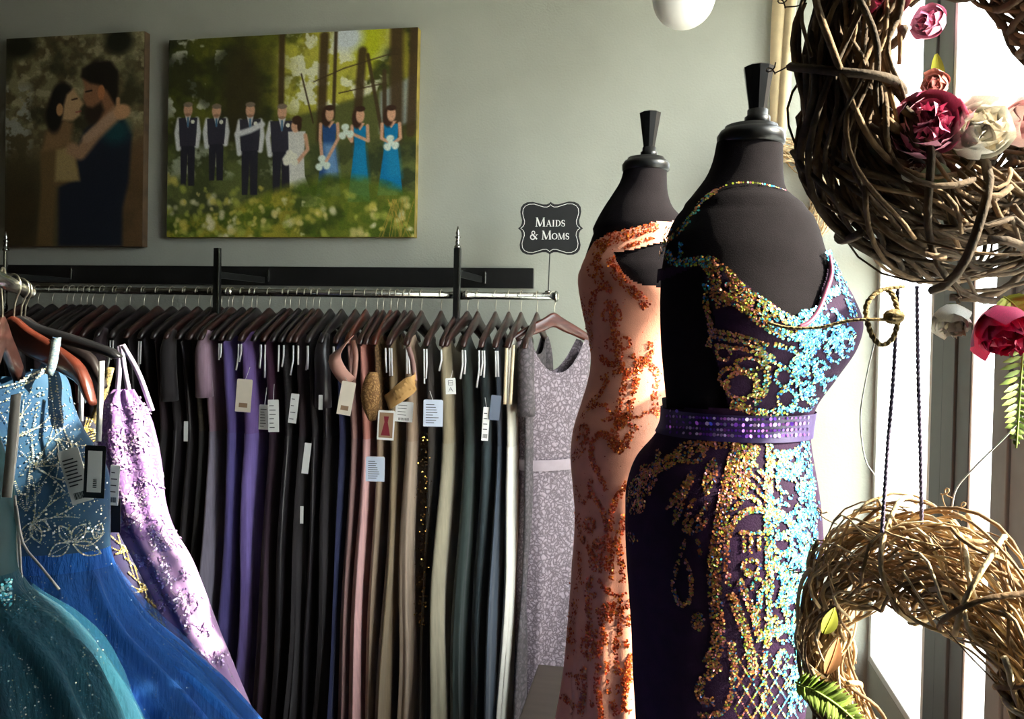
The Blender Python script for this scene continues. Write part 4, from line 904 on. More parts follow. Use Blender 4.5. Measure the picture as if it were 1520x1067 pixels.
# neck strap, shoulder straps and neckline
S.edge([(1168, 284), (1130, 273), (1092, 272), (1066, 282), (1046, 298), (1022, 324), (1002, 346), (986, 362)], 3.0, 0.9); S.stroke([(1066, 282), (1046, 296), (1030, 318), (1008, 345), (988, 362), (975, 385), (963, 408)], 9, 0.1)
S.stroke([(992, 338), (984, 360), (972, 388), (962, 412)], 17, 0.1); S.stroke([(984, 368), (1000, 388), (1022, 390), (1045, 386)], 16, 0.1); S.stroke([(1012, 360), (1010, 390)], 8)
S.stroke([(1044, 386), (1058, 400), (1062, 430), (1075, 456)], 26, 0.1); S.stroke([(1046, 420), (1048, 450), (1056, 486), (1052, 515)], 10, 0.1)
S.stroke([(1056, 384), (1085, 408), (1100, 426), (1130, 446), (1152, 462), (1184, 482), (1212, 470)], 12, 0.12); S.stroke([(1072, 440), (1098, 452), (1128, 474), (1160, 494), (1200, 500)], 20, 0.11); S.stroke([(1080, 420), (1100, 440), (1118, 452)], 14)
for i in range(5): S.ring(1130 + i * 12, 458 + i * 5, 5, 7, 3, 0.2)
S.stroke([(1228, 372), (1238, 398), (1252, 428), (1268, 470)], 14, 0.14); S.stroke([(1212, 468), (1228, 440), (1244, 430)], 18, 0.12)
for y0, y1, x0, x1 in ((498, 512, 1056, 1140), (508, 530, 1056, 1150), (520, 545, 1062, 1165)): S.stroke([(x0, y0 - 8), ((x0 + x1) / 2, y0), (x1, y1)], 7, 0.13)
S.ring(1074, 523, 10, 11, 5); S.ring(1100, 572, 22, 20, 8); S.ring(1084, 560, 16, 14, 6, a0=90, a1=300); S.ring(1112, 540, 20, 9, 6)
S.stroke([(1128, 512), (1138, 540), (1136, 575), (1120, 600)], 12); S.stroke([(1118, 552), (1125, 572), (1120, 590)], 8); S.ring(1163, 560, 12, 14, 6); S.ring(1168, 592, 14, 14, 6); S.stroke([(1085, 600), (1110, 606), (1140, 614), (1180, 604)], 16, 0.1)
S.stroke([(1150, 510), (1180, 520), (1200, 540)], 10); S.ring(1195, 555, 16, 26, 8); S.ring(1192, 595, 14, 14, 7)
r = random.Random(8)
for i in range(60):      # dense scrolls at the bust
    x = r.uniform(1185, 1268); y = r.uniform(470, 590)
    if x < 1275 - max(0, (y - 490)) * 0.62 - 4: S.ring(x, y, r.uniform(7, 13), r.uniform(8, 16), 6, 0.13, r.uniform(0, 180), r.uniform(240, 400))
# skirt
S.stroke([(936, 735), (958, 705), (985, 690), (1010, 676), (1050, 660), (1098, 656)], 22, 0.09); S.ring(1025, 672, 20, 14, 8); S.stroke([(958, 690), (955, 720), (945, 760)], 16, 0.09); S.blob(945, 745, 14, 20, 0.07); S.stroke([(936, 790), (944, 805)], 14, 0.08)
S.stroke([(980, 668), (975, 700), (962, 735)], 12, 0.09)
S.leaf(1032, 705, 990, 755, 14); S.leaf(1026, 700, 1000, 780, 12); S.leaf(1060, 680, 1048, 735, 20); S.stroke([(1052, 745), (1040, 765), (1018, 785), (1030, 790)], 10); S.leaf(1050, 770, 1032, 790, 10)
S.stroke([(1098, 660), (1085, 700), (1075, 745), (1068, 790), (1060, 840), (1062, 890), (1066, 950), (1050, 990)], 26, 0.1); S.stroke([(1120, 660), (1108, 690), (1098, 740)], 24, 0.1)
for i in range(4): S.stroke([(1086, 722 + i * 17 - 14), (1112, 700 + i * 17 - 14), (1138, 724 + i * 17 - 14)], 7, 0.14)
S.stroke([(1080, 870), (1080, 800), (1094, 768), (1118, 756), (1142, 760)], 11, 0.13); S.stroke([(1096, 790), (1136, 790)], 7, 0.14); S.stroke([(1104, 796), (1104, 818)], 5, .14); S.stroke([(1114, 796), (1114, 820)], 5, .14); S.stroke([(1126, 796), (1126, 818)], 5, .14)
S.ring(1115, 842, 12, 11, 7); S.ring(1125, 868, 9, 9, 6); S.blob(1112, 850, 6, 6)
S.stroke([(1142, 660), (1140, 720), (1140, 800), (1142, 880), (1138, 960)], 14, 0.12)
S.stroke([(1018, 800), (1008, 830), (1000, 868), (1010, 896), (1024, 890), (1026, 860), (1018, 830)], 7, 0.12); S.blob(1036, 922, 10, 14); S.stroke([(1036, 800), (1040, 825)], 6); S.stroke([(1030, 740), (1016, 778)], 8)
S.stroke([(1084, 880), (1100, 920), (1112, 960), (1118, 1000)], 18, 0.1); S.stroke([(1096, 860), (1118, 910), (1128, 950)], 14, 0.1); S.stroke([(1128, 880), (1122, 930)], 10)
S.stroke([(1072, 985), (1052, 1000), (1038, 1020), (1044, 1040), (1060, 1040)], 16, 0.1); S.stroke([(1088, 1000), (1082, 1040), (1066, 1058), (1036, 1060)], 10, 0.12); S.stroke([(1085, 950), (1090, 1000)], 14)
for i in range(-4, 9):      # lattice
    x0 = 1090 + i * 17
    for dx in (1, -1):
        pts = [(x0 + dx * k * 8.5, 968 + k * 14) for k in range(8)]; pts = [p for p in pts if 1088 <= p[0] <= 1186]
        if len(pts) > 1: S.edge(pts, 2.6, 0.85)
S.stroke([(1186, 960), (1180, 1010), (1172, 1062)], 12, 0.12); S.stroke([(1135, 960), (1132, 1065)], 8, 0.1)
S.stroke([(1150, 668), (1170, 690), (1190, 690)], 10); S.ring(1172, 690, 16, 20, 8); S.stroke([(1195, 655), (1204, 740), (1209, 820), (1206, 900), (1200, 990)], 12, 0.12)
S.stroke([(1140, 756), (1168, 770), (1188, 800), (1196, 840), (1192, 890)], 16, 0.12); S.ring(1168, 836, 16, 16, 9); S.stroke([(1150, 780), (1158, 800)], 10); S.stroke([(1150, 900), (1170, 880), (1190, 900)], 12); S.stroke([(1146, 940), (1170, 930), (1186, 945), (1190, 990)], 14, 0.12); S.ring(1180, 910, 14, 20, 7)
for i in range(110):
    x = 1146 + 64 * r.random() ** 0.75; y = r.uniform(655, 1050); S.ring(x, y, r.uniform(6, 12), r.uniform(7, 14), 6, 0.12, r.uniform(0, 180), r.uniform(220, 400))
S.build('sequin_appliques', M['sequin'], gB)
# jewelled belt
beltrows = [body_ring(r_, 120, 0.004 + 0.002 * math.sin((r_[3] - 606) / 38 * PI), bumpsB) for r_ in rowsB if 604 <= r_[3] <= 644]
mb = MB(); mb.loft(beltrows, cap=False); bl = mb.build('belt', mat('violet_belt', rgb(40, 18, 72), 0.45, var=0.15), gB)
bvb = BVHTree.FromPolygons(mb.v, mb.f)
S = Seq(bvb, lambda x, y, r: r.choice((rgb(120, 60, 190), rgb(90, 40, 160), rgb(170, 90, 200), rgb(190, 160, 220))), 0.0026, 9, 0.0015)
for k in range(5): S.edge([(986, 609 + k * 8), (1050, 612 + k * 8.2), (1120, 614 + k * 8.4), (1199, 611 + k * 8.4)], 3.6 if k % 2 else 5, 1.0 if k % 2 else 1.2)
o = S.build('rhinestones', M['sequin'], bl)
# piping of the lining at the neckline
pp = []
for x, y in [(1184, 486), (1200, 478), (1214, 460), (1226, 430), (1233, 405), (1230, 380)]:
    hit = bvB.ray_cast(CAM, ray(x, y).normalized(), 5.0)
    if hit[0] is not None: pp.append(hit[0] + NF * 0.003)
mb = MB(); mb.tube(spline(pp, 24), 0.004, 8); mb.build('neckline_piping', mat('magenta_piping', rgb(116, 30, 70), 0.5, sheen=0.3), gB)

# ---- orange gown on the other form
DO = 1.76
tabO = [(250, 926, 990), (270, 920, 990), (290, 908, 992), (310, 895, 1000), (330, 884, 1020), (360, 872, 1035), (395, 861, 1042), (415, 858, 1044), (450, 862, 1040), (480, 868, 1028), (510, 875, 1012), (540, 877, 1004), (570, 872, 1004), (600, 863, 1008), (640, 851, 1012), (680, 847, 1012), (720, 850, 1008), (760, 853, 1000), (800, 852, 992), (850, 848, 988), (900, 845, 988), (950, 841, 990), (1000, 836, 994), (1067, 826, 1002), (1160, 806, 1020), (1300, 770, 1050)]
dO = [(250, 0.05), (290, 0.06), (330, 0.085), (400, 0.115), (540, 0.092), (640, 0.125), (760, 0.12), (900, 0.115), (1067, 0.14), (1300, 0.22)]
rowsO = body_rows(tabO, DO, 420, dO)
bumpsO = [(430, math.radians(80), 40, 0.6, 0.025)]
dress_form('black dress form wearing the orange gown', rowsO, DO, (924, 993, 232, 252), (949, 982, 167, 221, 955, 972), (948, 973), PLZ, bumpsO, 700)
cutO = [(911, 375), (940, 370), (978, 360), (1010, 356), (1010, 428), (957, 424), (938, 416), (925, 405), (916, 390)]
topO = [(840, 440), (858, 408), (868, 382), (882, 358), (905, 346), (940, 338), (976, 329), (1100, 325), (1100, 1400), (700, 1400)]
def keepO(x, y, fr):
    if y > 640: return True
    if fr > -0.15: return pip(x, y, topO) and not pip(x, y, cutO)
    return y > 420
foldO = lambda th, py: 0.0035 * max(0, min(1, (py - 760) / 300)) * math.sin(13 * th + 0.6) + 0.014 * max(0, (py - 950) / 350) * math.sin(9 * th)
ringsO = [body_ring(r_, 320, 0.0, bumpsO, foldO) for r_ in rowsO if r_[3] > 320]
mbO = loft_cut(ringsO, keepO)
M['peach'] = mat('peach_mesh', rgb(222, 150, 120), 0.65, var=0.08, vscale=20, sheen=0.25, bump=0.15, bscale=500)
c0 = rowsO[0][0]; gO = thing('sequin_gown', 'peach orange gown with copper glitter scrolls and one shoulder strap', 'gown', (c0.x, c0.y, PLZ))
mbO.build('gown_fabric', M['peach'], gO); bvO = BVHTree.FromPolygons(mbO.v, mbO.f)
palO = lambda x, y, r: r.choice((rgb(190, 74, 30), rgb(170, 60, 26), rgb(206, 96, 36), rgb(150, 50, 24), rgb(220, 130, 50), rgb(196, 80, 40)))
S = Seq(bvO, palO, 0.0023, 15, ws=0.72, ds=1.7)
Z3 = lambda *p: [(820 + x / 2.736, 310 + y / 2.736) for x, y in p]
Z4 = lambda *p: [(780 + x / 2.5, 640 + y / 2.5) for x, y in p]
S.stroke(Z3((430, 60), (350, 85), (280, 110), (220, 130), (190, 160)), 26, 0.1); S.stroke(Z3((410, 115), (340, 140), (290, 160)), 8)
S.stroke(Z3((200, 140), (180, 200), (190, 260), (200, 330)), 20, 0.1); S.stroke(Z3((235, 200), (260, 260), (300, 310), (350, 350), (385, 400)), 20, 0.1); S.stroke(Z3((175, 330), (160, 400), (150, 470), (155, 540)), 14, 0.1)
S.ring(820 + 165 / 2.736, 310 + 250 / 2.736, 7, 9, 5); S.stroke(Z3((125, 360), (135, 430), (150, 500), (165, 580)), 8, 0.1); S.stroke(Z3((215, 300), (240, 340)), 14)
S.blob(820 + 240 / 2.736, 310 + 390 / 2.736, 11, 9); S.ring(820 + 222 / 2.736, 310 + 432 / 2.736, 6, 8, 5); S.ring(820 + 265 / 2.736, 310 + 432 / 2.736, 6, 8, 5); S.leaf(*Z3((245, 430), (262, 530))[0], *Z3((245, 430), (262, 530))[1], 16)
S.ring(820 + 240 / 2.736, 310 + 550 / 2.736, 8, 9, 5); S.ring(820 + 295 / 2.736, 310 + 545 / 2.736, 8, 9, 5); S.stroke(Z3((265, 530), (270, 600), (290, 680)), 18, 0.1)
S.stroke(Z3((195, 600), (240, 630), (290, 640)), 12); S.leaf(*Z3((195, 595), (235, 640))[0], *Z3((195, 595), (235, 640))[1], 10); S.stroke(Z3((195, 690), (240, 670), (290, 650)), 10); S.stroke(Z3((320, 590), (350, 640), (300, 670)), 14)
S.stroke(Z3((400, 540), (395, 600), (360, 640), (340, 700), (320, 780), (310, 850)), 13, 0.11); S.stroke(Z3((350, 610), (400, 640), (430, 680)), 16, 0.1); S.stroke(Z3((430, 690), (415, 760), (425, 830)), 12); S.stroke(Z3((300, 680), (285, 740), (265, 830), (262, 900)), 12, 0.11); S.stroke(Z3((225, 690), (205, 740), (160, 790), (120, 850)), 10, 0.11)
S.stroke(Z3((160, 810), (210, 795), (250, 840), (270, 880)), 10); S.stroke(Z3((200, 860), (245, 850)), 8); S.stroke(Z3((280, 840), (330, 850), (400, 820), (430, 840)), 9); S.stroke(Z3((290, 870), (350, 890)), 8)
S.stroke(Z3((90, 910), (130, 880), (145, 920), (110, 970), (85, 1010)), 9); S.stroke(Z3((160, 950), (200, 910), (240, 930), (258, 990)), 10); S.stroke(Z3((320, 900), (300, 950), (262, 985)), 16, 0.1); S.stroke(Z3((165, 960), (160, 1010), (190, 1060)), 9)
S.stroke(Z3((250, 890), (262, 940)), 14); S.blob(820 + 285 / 2.736, 310 + 860 / 2.736, 10, 12)
# lower half
S.stroke(Z4((190, 30), (225, 5)), 8); S.stroke(Z4((175, 110), (215, 70), (230, 20)), 9); S.stroke(Z4((240, 40), (250, 110), (280, 170), (300, 220)), 10); S.stroke(Z4((250, 30), (290, 10), (330, 60), (385, 50)), 12, 0.1); S.stroke(Z4((340, 75), (350, 30)), 14)
S.stroke(Z4((245, 180), (240, 220), (280, 280), (300, 340), (300, 400)), 10, 0.11); S.stroke(Z4((215, 270), (235, 240), (260, 260)), 8); S.stroke(Z4((380, 190), (340, 250), (320, 300), (318, 370)), 13, 0.11); S.stroke(Z4((185, 200), (205, 260)), 8); S.stroke(Z4((195, 300), (205, 380), (235, 430), (260, 490)), 12, 0.1)
S.blob(780 + 240 / 2.5, 640 + 350 / 2.5, 10, 12); S.blob(780 + 290 / 2.5, 640 + 420 / 2.5, 16, 12); S.stroke(Z4((370, 310), (345, 400), (355, 480), (360, 560)), 14, 0.1); S.blob(780 + 275 / 2.5, 640 + 490 / 2.5, 16, 14); S.stroke(Z4((330, 390), (320, 480), (318, 550)), 9)
S.stroke(Z4((270, 550), (300, 590), (340, 610), (375, 600)), 8); S.stroke(Z4((200, 440), (205, 520), (185, 600)), 9, 0.1); S.stroke(Z4((240, 540), (235, 620), (240, 700), (230, 780)), 14, 0.09); S.blob(780 + 310 / 2.5, 640 + 670 / 2.5, 14, 14); S.stroke(Z4((280, 660), (285, 740), (300, 790)), 11, .1); S.stroke(Z4((350, 620), (355, 700), (335, 800), (340, 900)), 12, 0.1)
S.stroke(Z4((190, 620), (180, 700), (165, 790)), 12, 0.09); S.blob(780 + 240 / 2.5, 640 + 800 / 2.5, 14, 20, 0.08); S.stroke(Z4((270, 860), (265, 950), (280, 1040)), 12, 0.09); S.blob(780 + 375 / 2.5, 640 + 900 / 2.5, 10, 18, 0.1); S.stroke(Z4((390, 830), (370, 960), (365, 1040)), 12, 0.1); S.stroke(Z4((150, 900), (190, 910), (200, 960)), 10, 0.1); S.stroke(Z4((130, 980), (160, 1000), (190, 1030)), 12, 0.1); S.stroke(Z4((300, 850), (305, 900)), 8); S.stroke(Z4((215, 870), (220, 960), (205, 1050)), 12, 0.1); S.stroke(Z4((320, 1000), (340, 1050)), 14)
r = random.Random(2)
for i in range(50): S.blob(r.uniform(842, 940), r.uniform(860, 1066), r.uniform(2, 5), r.uniform(3, 8), 0.1)
for i in range(260): S.put(r.uniform(850, 985), r.uniform(350, 1066), 0.5)
S.build('glitter_scrolls', M['sequin_orange'], gO)

# ------------------------------------------------------------------ gowns hung close by, on an arm of a second rack
DH = 1.30
hk = atD(20, 424, DH)                                   # where the blue gown's hook sits on the arm
adir = (atD(26, 425, 1.62) - atD(-16, 424, 1.12)); adir = V((adir.x, adir.y, 0)).normalized()
def on_arm(k): return V((hk.x + adir.x * k, hk.y + adir.y * k, hk.z))
rk = thing('garment_rack', 'chrome rack arm carrying the blue and teal gowns', 'clothes rail', (on_arm(-0.75).x, on_arm(-0.75).y, 0))
mb = MB(); mb.tube([on_arm(-0.75), on_arm(0.4)], 0.0115, 14); mb.build('arm', M['chrome'], rk)
mb = MB(); mb.tube([on_arm(0.395), on_arm(0.405), on_arm(0.412)], [0.015, 0.016, 0.012], 14); mb.build('arm_end', M['chrome'], rk)
e = on_arm(-0.75); mb = MB(); mb.tube([V((e.x, e.y, 0)), e + V((0, 0, 0.08))], 0.018, 14); mb.build('post', M['chrome'], rk)
mb = MB(); mb.lathe([(0.22, 0), (0.22, 0.015), (0.06, 0.03), (0.02, 0.04)], (e.x, e.y, 0), 28); mb.build('base', M['steel_dark'], rk)
def near_hanger(k, rz, wood, label, half=0.205, drop=0.075, hc=0.052, he=0.034, hook=0.062, tip=0.2):
    p = on_arm(k); t = thing('wooden_hanger', label, 'hanger', p); t.rotation_euler = (0, 0, rz)
    hanger_parts(t, half, drop, hc, he, hook, wood, tk=0.014, tipcurl=tip); return t
# hanger frame's +Y must point image-right: image right is UR
base = math.atan2(UR.y, UR.x) - PI / 2
near_hanger(0.0, base - 0.45, M['wood_hanger_red'], 'reddish brown wooden hanger holding the blue beaded gown')
near_hanger(0.17, base - 0.2, M['black_plastic'], 'thin black hanger holding the lilac lace gown', half=0.215, drop=0.05, hc=0.03, he=0.018, tip=0.0)
near_hanger(0.29, base - 0.3, M['wood_dark'], 'black wooden hanger holding the navy gown with gold beading')
near_hanger(-0.2, base - 1.15, M['wood_hanger'], 'dark brown wooden hanger holding the teal gown', drop=0.11)

def sil_gown(name, label, tab, dtab, D, mtop, split, mskirt, nrow=90, nth=120, fold=None, keep=None, ext=None):
    """gown from its silhouette table at depth D, in two parts split at photo height `split`"""
    rows = body_rows(tab, D, nrow, dtab); c = rows[0][0]; t = thing(name, label, 'gown', c)
    rg = [body_ring(r_, nth, 0.0, (), fold) for r_ in rows]
    top_ = [g for g, r_ in zip(rg, rows) if r_[3] <= split + 2]; bot_ = rg[len(top_) - 1:]
    mb1 = loft_cut(top_, keep) if keep else MB().loft(top_, cap=False)
    mb1.build('bodice', mtop, t)
    mb2 = MB().loft(bot_, cap=False); mb2.build('skirt', mskirt, t)
    allm = MB().loft(rg, cap=False)
    return t, rows, BVHTree.FromPolygons(allm.v, allm.f)
M['bead'] = colmat('glass_beads', 0.15, 0.4, coat=0.5)
# --- blue beaded ball gown
ctr = 12
hwB = [(545, 72), (560, 84), (600, 94), (640, 112), (665, 130), (700, 147), (740, 149), (790, 149), (815, 150), (850, 158), (880, 172), (920, 198), (960, 240), (1010, 292), (1067, 345), (1150, 410), (1300, 470), (1640, 520)]
tabL = [(y, ctr - h, ctr + h) for y, h in hwB]
dL = [(545, 0.045), (640, 0.055), (815, 0.065), (880, 0.09), (960, 0.115), (1067, 0.13), (1300, 0.16), (1640, 0.18)]
foldL = lambda th, py: (0.017 * min(1, max(0, (py - 815) / 200)) * (math.sin(17 * th + 1.0) + 0.6 * math.sin(29 * th + py * 0.01)))
nkL = [(-200, 500), (-52, 505), (-20, 560), (12, 574), (30, 568), (60, 540), (76, 505), (100, 500), (98, 540), (104, 600), (300, 600), (300, 900), (-300, 900)]
def keepL(x, y, fr):
    if y > 620: return True
    if fr > 0: return pip(x, y, nkL)
    return y > 548 if 25 < x < 100 or x < 0 else y > 555
M['blue_tulle'] = mat('royal_blue_tulle', rgb(6, 92, 178), 0.85, c2=rgb(4, 68, 146), vscale=5, sheen=0.15, bump=0.9, bscale=40, stretch=(5, 5, 0.7))
M['blue_bodice'] = mat('steel_blue_mesh', rgb(26, 66, 104), 0.75, c2=rgb(40, 80, 108), vscale=14, sheen=0.2)
DBL = 1.26
gL, rowsL, bvL = sil_gown('ball_gown', 'royal blue tulle ball gown with silver beaded bodice', tabL, dL, DBL, M['blue_bodice'], 812, M['blue_tulle'], 130, 160, foldL, keepL)
def over_layer(t, rows, D, m, y0, amp, freq, off, name='tulle_layer'):
    f = lambda th, py: off * min(1, (py - y0) / 120 + 0.2) + amp * min(1, max(0, (py - y0) / 160)) * (math.sin(freq * th + 2) + 0.5 * math.sin(freq * 1.7 * th + 0.02 * py))
    mb = MB(); mb.loft([body_ring(r_, 160, 0.0, (), f) for r_ in rows if r_[3] >= y0], cap=False); return mb.build(name, m, t)
over_layer(gL, rowsL, DBL, tullemat('sheer_blue_tulle', rgb(16, 84, 156), 0.3), 830, 0.012, 13, 0.014)
silver = lambda x, y, r: r.choice((rgb(226, 226, 210), rgb(200, 210, 206), rgb(186, 186, 150), rgb(240, 240, 236), rgb(150, 170, 176)))
S = Seq(bvL, silver, 0.0013, 21, 0.002)
S.edge([(83, 508), (78, 530), (62, 548), (40, 562), (25, 569), (0, 575)], 2.2, 1.3); S.edge([(88, 512), (82, 536), (64, 554), (42, 568), (20, 576)], 2.2, 1.2); S.stroke([(86, 508), (80, 535), (62, 552), (30, 570)], 10, 0.12)
r = random.Random(5)
for i in range(900):
    x, y = r.uniform(0, 158), r.uniform(575, 812)
    if x < 90 + (y - 560) * 0.55: S.put(x, y, r.choice((0.6, 0.8, 1.2)))
def sprig(x, y, ang, L_, n, sp, curl=0.4):
    for k in range(n):
        a = ang + sp * (k - (n - 1) / 2); pts = [(x, y)]
        aa = a
        for j in range(5): aa += curl * 0.25 * (1 if k % 2 else -1); pts.append((pts[-1][0] + L_ / 5 * math.cos(aa), pts[-1][1] + L_ / 5 * math.sin(aa)))
        S.edge(pts, 1.9, 0.8)
sprig(52, 692, -1.2, 80, 7, 0.32); sprig(52, 692, 0.1, 60, 5, 0.3); sprig(40, 760, -1.6, 90, 7, 0.22, 0.2); sprig(20, 650, -1.0, 60, 5, 0.4); sprig(50, 775, -0.7, 70, 5, 0.3); sprig(84, 650, 0.9, 60, 4, 0.25)
S.edge([(80, 545), (88, 600), (96, 640), (110, 668), (124, 690)], 2.0, 1.1); S.edge([(72, 550), (78, 600), (84, 640), (98, 676), (118, 700)], 2.4, 0.9)
def leafline(x, y, ang, L_, w):
    c, s_ = math.cos(ang), math.sin(ang)
    for sg in (1, -1): S.edge([(x + c * L_ * t - s_ * sg * w * math.sin(PI * t), y + s_ * L_ * t + c * sg * w * math.sin(PI * t)) for t in np.linspace(0, 1, 9)], 1.7, 1.0)
    S.edge([(x + c * L_ * t, y + s_ * L_ * t) for t in np.linspace(0, 1, 4)], 2.4, 0.7)
for x, y, a, l, w_ in ((106, 804, -0.9, 34, 9), (106, 804, -2.2, 30, 8), (108, 806, 0.35, 44, 10), (108, 806, -0.3, 46, 10), (104, 806, 2.6, 36, 9), (48, 774, 1.2, 34, 8), (48, 774, 2.0, 36, 8), (48, 774, 0.4, 30, 8), (10, 790, 1.0, 34, 8), (6, 786, 0.2, 30, 8), (140, 800, -1.2, 26, 7)): leafline(x, y, a, l, w_)
S.build('silver_beading', M['bead'], gL)
S = Seq(bvL, silver, 0.0007, 22, 0.016)
for i in range(160): S.put(r.uniform(0, 320), r.uniform(830, 1067))
S.build('glitter_dots', M['bead'], gL)
# shoulder straps over the hanger
for xs in ((80, 84, 88),):
    P = [atD(84, 502, DBL), atD(82, 515, DBL - 0.015), atD(78, 540, DBL - 0.045), atD(72, 556, DBL - 0.05)]
    mb = MB(); mb.band(spline(P, 10), UR, 0.014, 0.002); mb.build('shoulder_strap', mat('beaded_strap', rgb(150, 160, 156), 0.3, c2=rgb(70, 96, 120), vscale=250), gL)
    mb = MB(); mb.band(spline([atD(84, 502, DBL), atD(82, 520, DBL + 0.03), atD(60, 552, DBL + 0.05)], 8), UR, 0.012, 0.002); mb.build('shoulder_strap', M['blue_bodice'], gL)
card(gL, 112, 706, 32, 82, D=1.205, kind='code', rot=0.3, lines=8); M['tag_black'] = mat('black_tag_card', rgb(24, 23, 25), 0.5)
card(gL, 141, 700, 31, 78, D=1.19, m=M['tag_black'], kind='label', rot=-0.03)
mb = MB(); mb.band([atD(151, 536, 1.2), atD(149, 590, 1.188), atD(146, 655, 1.186)], UR, 0.009, 0.001); mb.build('ribbon', M['ribbon_white'], gL)
# --- teal tulle gown in front, mostly out of frame
tabT = [(640, -170, -8), (712, -190, 14), (760, -190, 20), (850, -200, 24), (880, -220, 40), (920, -260, 92), (960, -290, 130), (1010, -310, 158), (1067, -330, 185), (1200, -360, 215), (1500, -400, 235), (1800, -420, 245)]
dT = [(640, 0.04), (850, 0.05), (920, 0.08), (1067, 0.1), (1800, 0.12)]
DT = 0.97
M['teal_tulle'] = mat('teal_tulle', rgb(0, 72, 90), 0.85, c2=rgb(0, 54, 76), vscale=6, sheen=0.15, bump=0.9, bscale=40, stretch=(5, 5, 0.7))
foldT = lambda th, py: 0.009 * min(1, max(0, (py - 860) / 160)) * (math.sin(15 * th) + 0.5 * math.sin(26 * th + 0.02 * py))
gT, rowsT, bvT = sil_gown('ball_gown', 'teal tulle ball gown sprinkled with glitter beside the royal blue skirt', tabT, dT, DT, mat('teal_satin', rgb(6, 62, 72), 0.6, var=0.1), 850, M['teal_tulle'], 80, 120, foldT)
over_layer(gT, rowsT, DT, tullemat('sheer_teal_tulle', rgb(0, 84, 106), 0.25), 862, 0.009, 13, 0.01)
S = Seq(bvT, silver, 0.0008, 31, 0.013)
for i in range(190): S.put(r.uniform(0, 150), r.uniform(880, 1067), r.choice((0.5, 0.7, 1.1)))
S.build('glitter_dots', M['bead'], gT)
S = Seq(bvT, lambda x, y, r: r.choice((rgb(90, 190, 210), rgb(170, 220, 230), rgb(40, 130, 170))), 0.0017, 32, 0.003)
for i in range(60): S.put(r.uniform(0, 16), r.uniform(860, 900))
S.build('waist_beads', M['bead'], gT)
mb = MB(); mb.band(spline([atD(24, 585, 0.97), atD(18, 650, 0.945), atD(10, 738, 0.94)], 8), UR, 0.012, 0.001); mb.build('ribbon', M['ribbon_white'], gT)
mb = MB(); mb.band(spline([atD(26, 590, 0.975), atD(24, 650, 0.95), atD(16, 720, 0.945)], 8), UR, 0.006, 0.001); mb.build('ribbon', M['ribbon_white'], gT)
for p in ([(22, 740), (28, 800), (34, 898)], [(24, 750), (34, 806), (60, 840), (88, 875)], [(22, 735), (24, 800), (28, 890)]):
    mb = MB(); mb.band(spline([atD(x, y, 0.96 + 0.02 * (i > 0)) for i, (x, y) in enumerate(p)], 10), UR, 0.0032, 0.0008); mb.build('ribbon_end', M['ribbon_white'], gT)
# --- navy gown with gold beading
tabN = [(620, 98, 146), (680, 92, 168), (740, 96, 180), (790, 100, 188), (830, 90, 206), (880, 80, 232), (930, 70, 258), (980, 60, 282), (1030, 40, 306), (1067, 20, 330), (1200, -20, 380), (1500, -50, 420)]
dN = [(620, 0.02), (800, 0.03), (1067, 0.05), (1500, 0.07)]; DN = 1.58
gN, rowsN, bvN = sil_gown('beaded_gown', 'navy gown with curling gold bead lines between the blue and lilac gowns', tabN, dN, DN, mat('navy_mesh', rgb(26, 26, 46), 0.7, var=0.15), 790, mat('navy_crepe', rgb(38, 32, 72), 0.75, var=0.15, sheen=0.2), 70, 100, lambda th, py: 0.006 * max(0, (py - 800) / 250) * math.sin(9 * th))
gold = lambda x, y, r: r.choice((rgb(216, 196, 130), rgb(196, 170, 90), rgb(230, 220, 180), rgb(170, 150, 96)))
S = Seq(bvN, gold, 0.0016, 41, 0.003)
for i in range(34):
    y = 790 + i * 8.2; x0 = 160 + i * 4.2; L_ = 60; ph = i * 0.9
    S.edge([(x0 + t * L_, y + 16 * math.sin(t * 3 + ph) + t * 14) for t in np.linspace(0, 1, 8)], 2.0, 1.0)
    if i % 3 == 0: S.edge([(x0 + 14 + t * 12, y + t * 40) for t in np.linspace(0, 1, 5)], 2.0, 0.9)
for k in range(3): S.edge([(158 - k * 4, 560), (150 - k * 3, 590), (138 - k * 4, 620), (126 - k, 650)], 2.0, 1.1)
for k in range(6): S.edge([(122 + k * 3, 640 + k * 3), (132 + k * 4, 636 + k * 3), (146, 640 + k * 4)], 2.0, 1.0)
S.build('gold_beading', M['bead'], gN)
mb = MB(); mb.band(spline([atD(164, 545, DN), atD(152, 590, DN - 0.01), atD(132, 640, DN - 0.01)], 8), UR, 0.016, 0.002); mb.build('shoulder_strap', mat('gold_bead_strap', rgb(176, 156, 100), 0.4, c2=rgb(50, 46, 50), vscale=300), gN)
# --- lilac lace gown
tabV = [(578, 172, 196), (592, 160, 206), (615, 154, 220), (650, 150, 230), (700, 155, 238), (740, 164, 241), (780, 178, 252), (830, 202, 280), (880, 228, 300), (930, 252, 318), (980, 276, 338), (1030, 298, 358), (1067, 312, 374), (1200, 340, 420), (1450, 360, 450)]
dV = [(578, 0.012), (650, 0.03), (800, 0.035), (1450, 0.05)]; DV = 1.47
ML2 = lacemat('lilac_lace', rgb(166, 128, 184), rgb(128, 92, 150), 75, 0.7)
gV, rowsV, bvV = sil_gown('lace_gown', 'lilac pink lace gown with raised floral embroidery', tabV, dV, DV, ML2, 800, mat('lilac_crepe', rgb(166, 130, 178), 0.7, c2=rgb(176, 142, 186), vscale=9, sheen=0.3), 90, 80, lambda th, py: 0.004 * math.sin(7 * th + py * 0.012))
pal = lambda x, y, r: r.choice((rgb(200, 166, 212), rgb(210, 180, 218), rgb(188, 152, 204), rgb(222, 204, 226)))
S = Seq(bvV, pal, 0.0022, 51, 0.003)
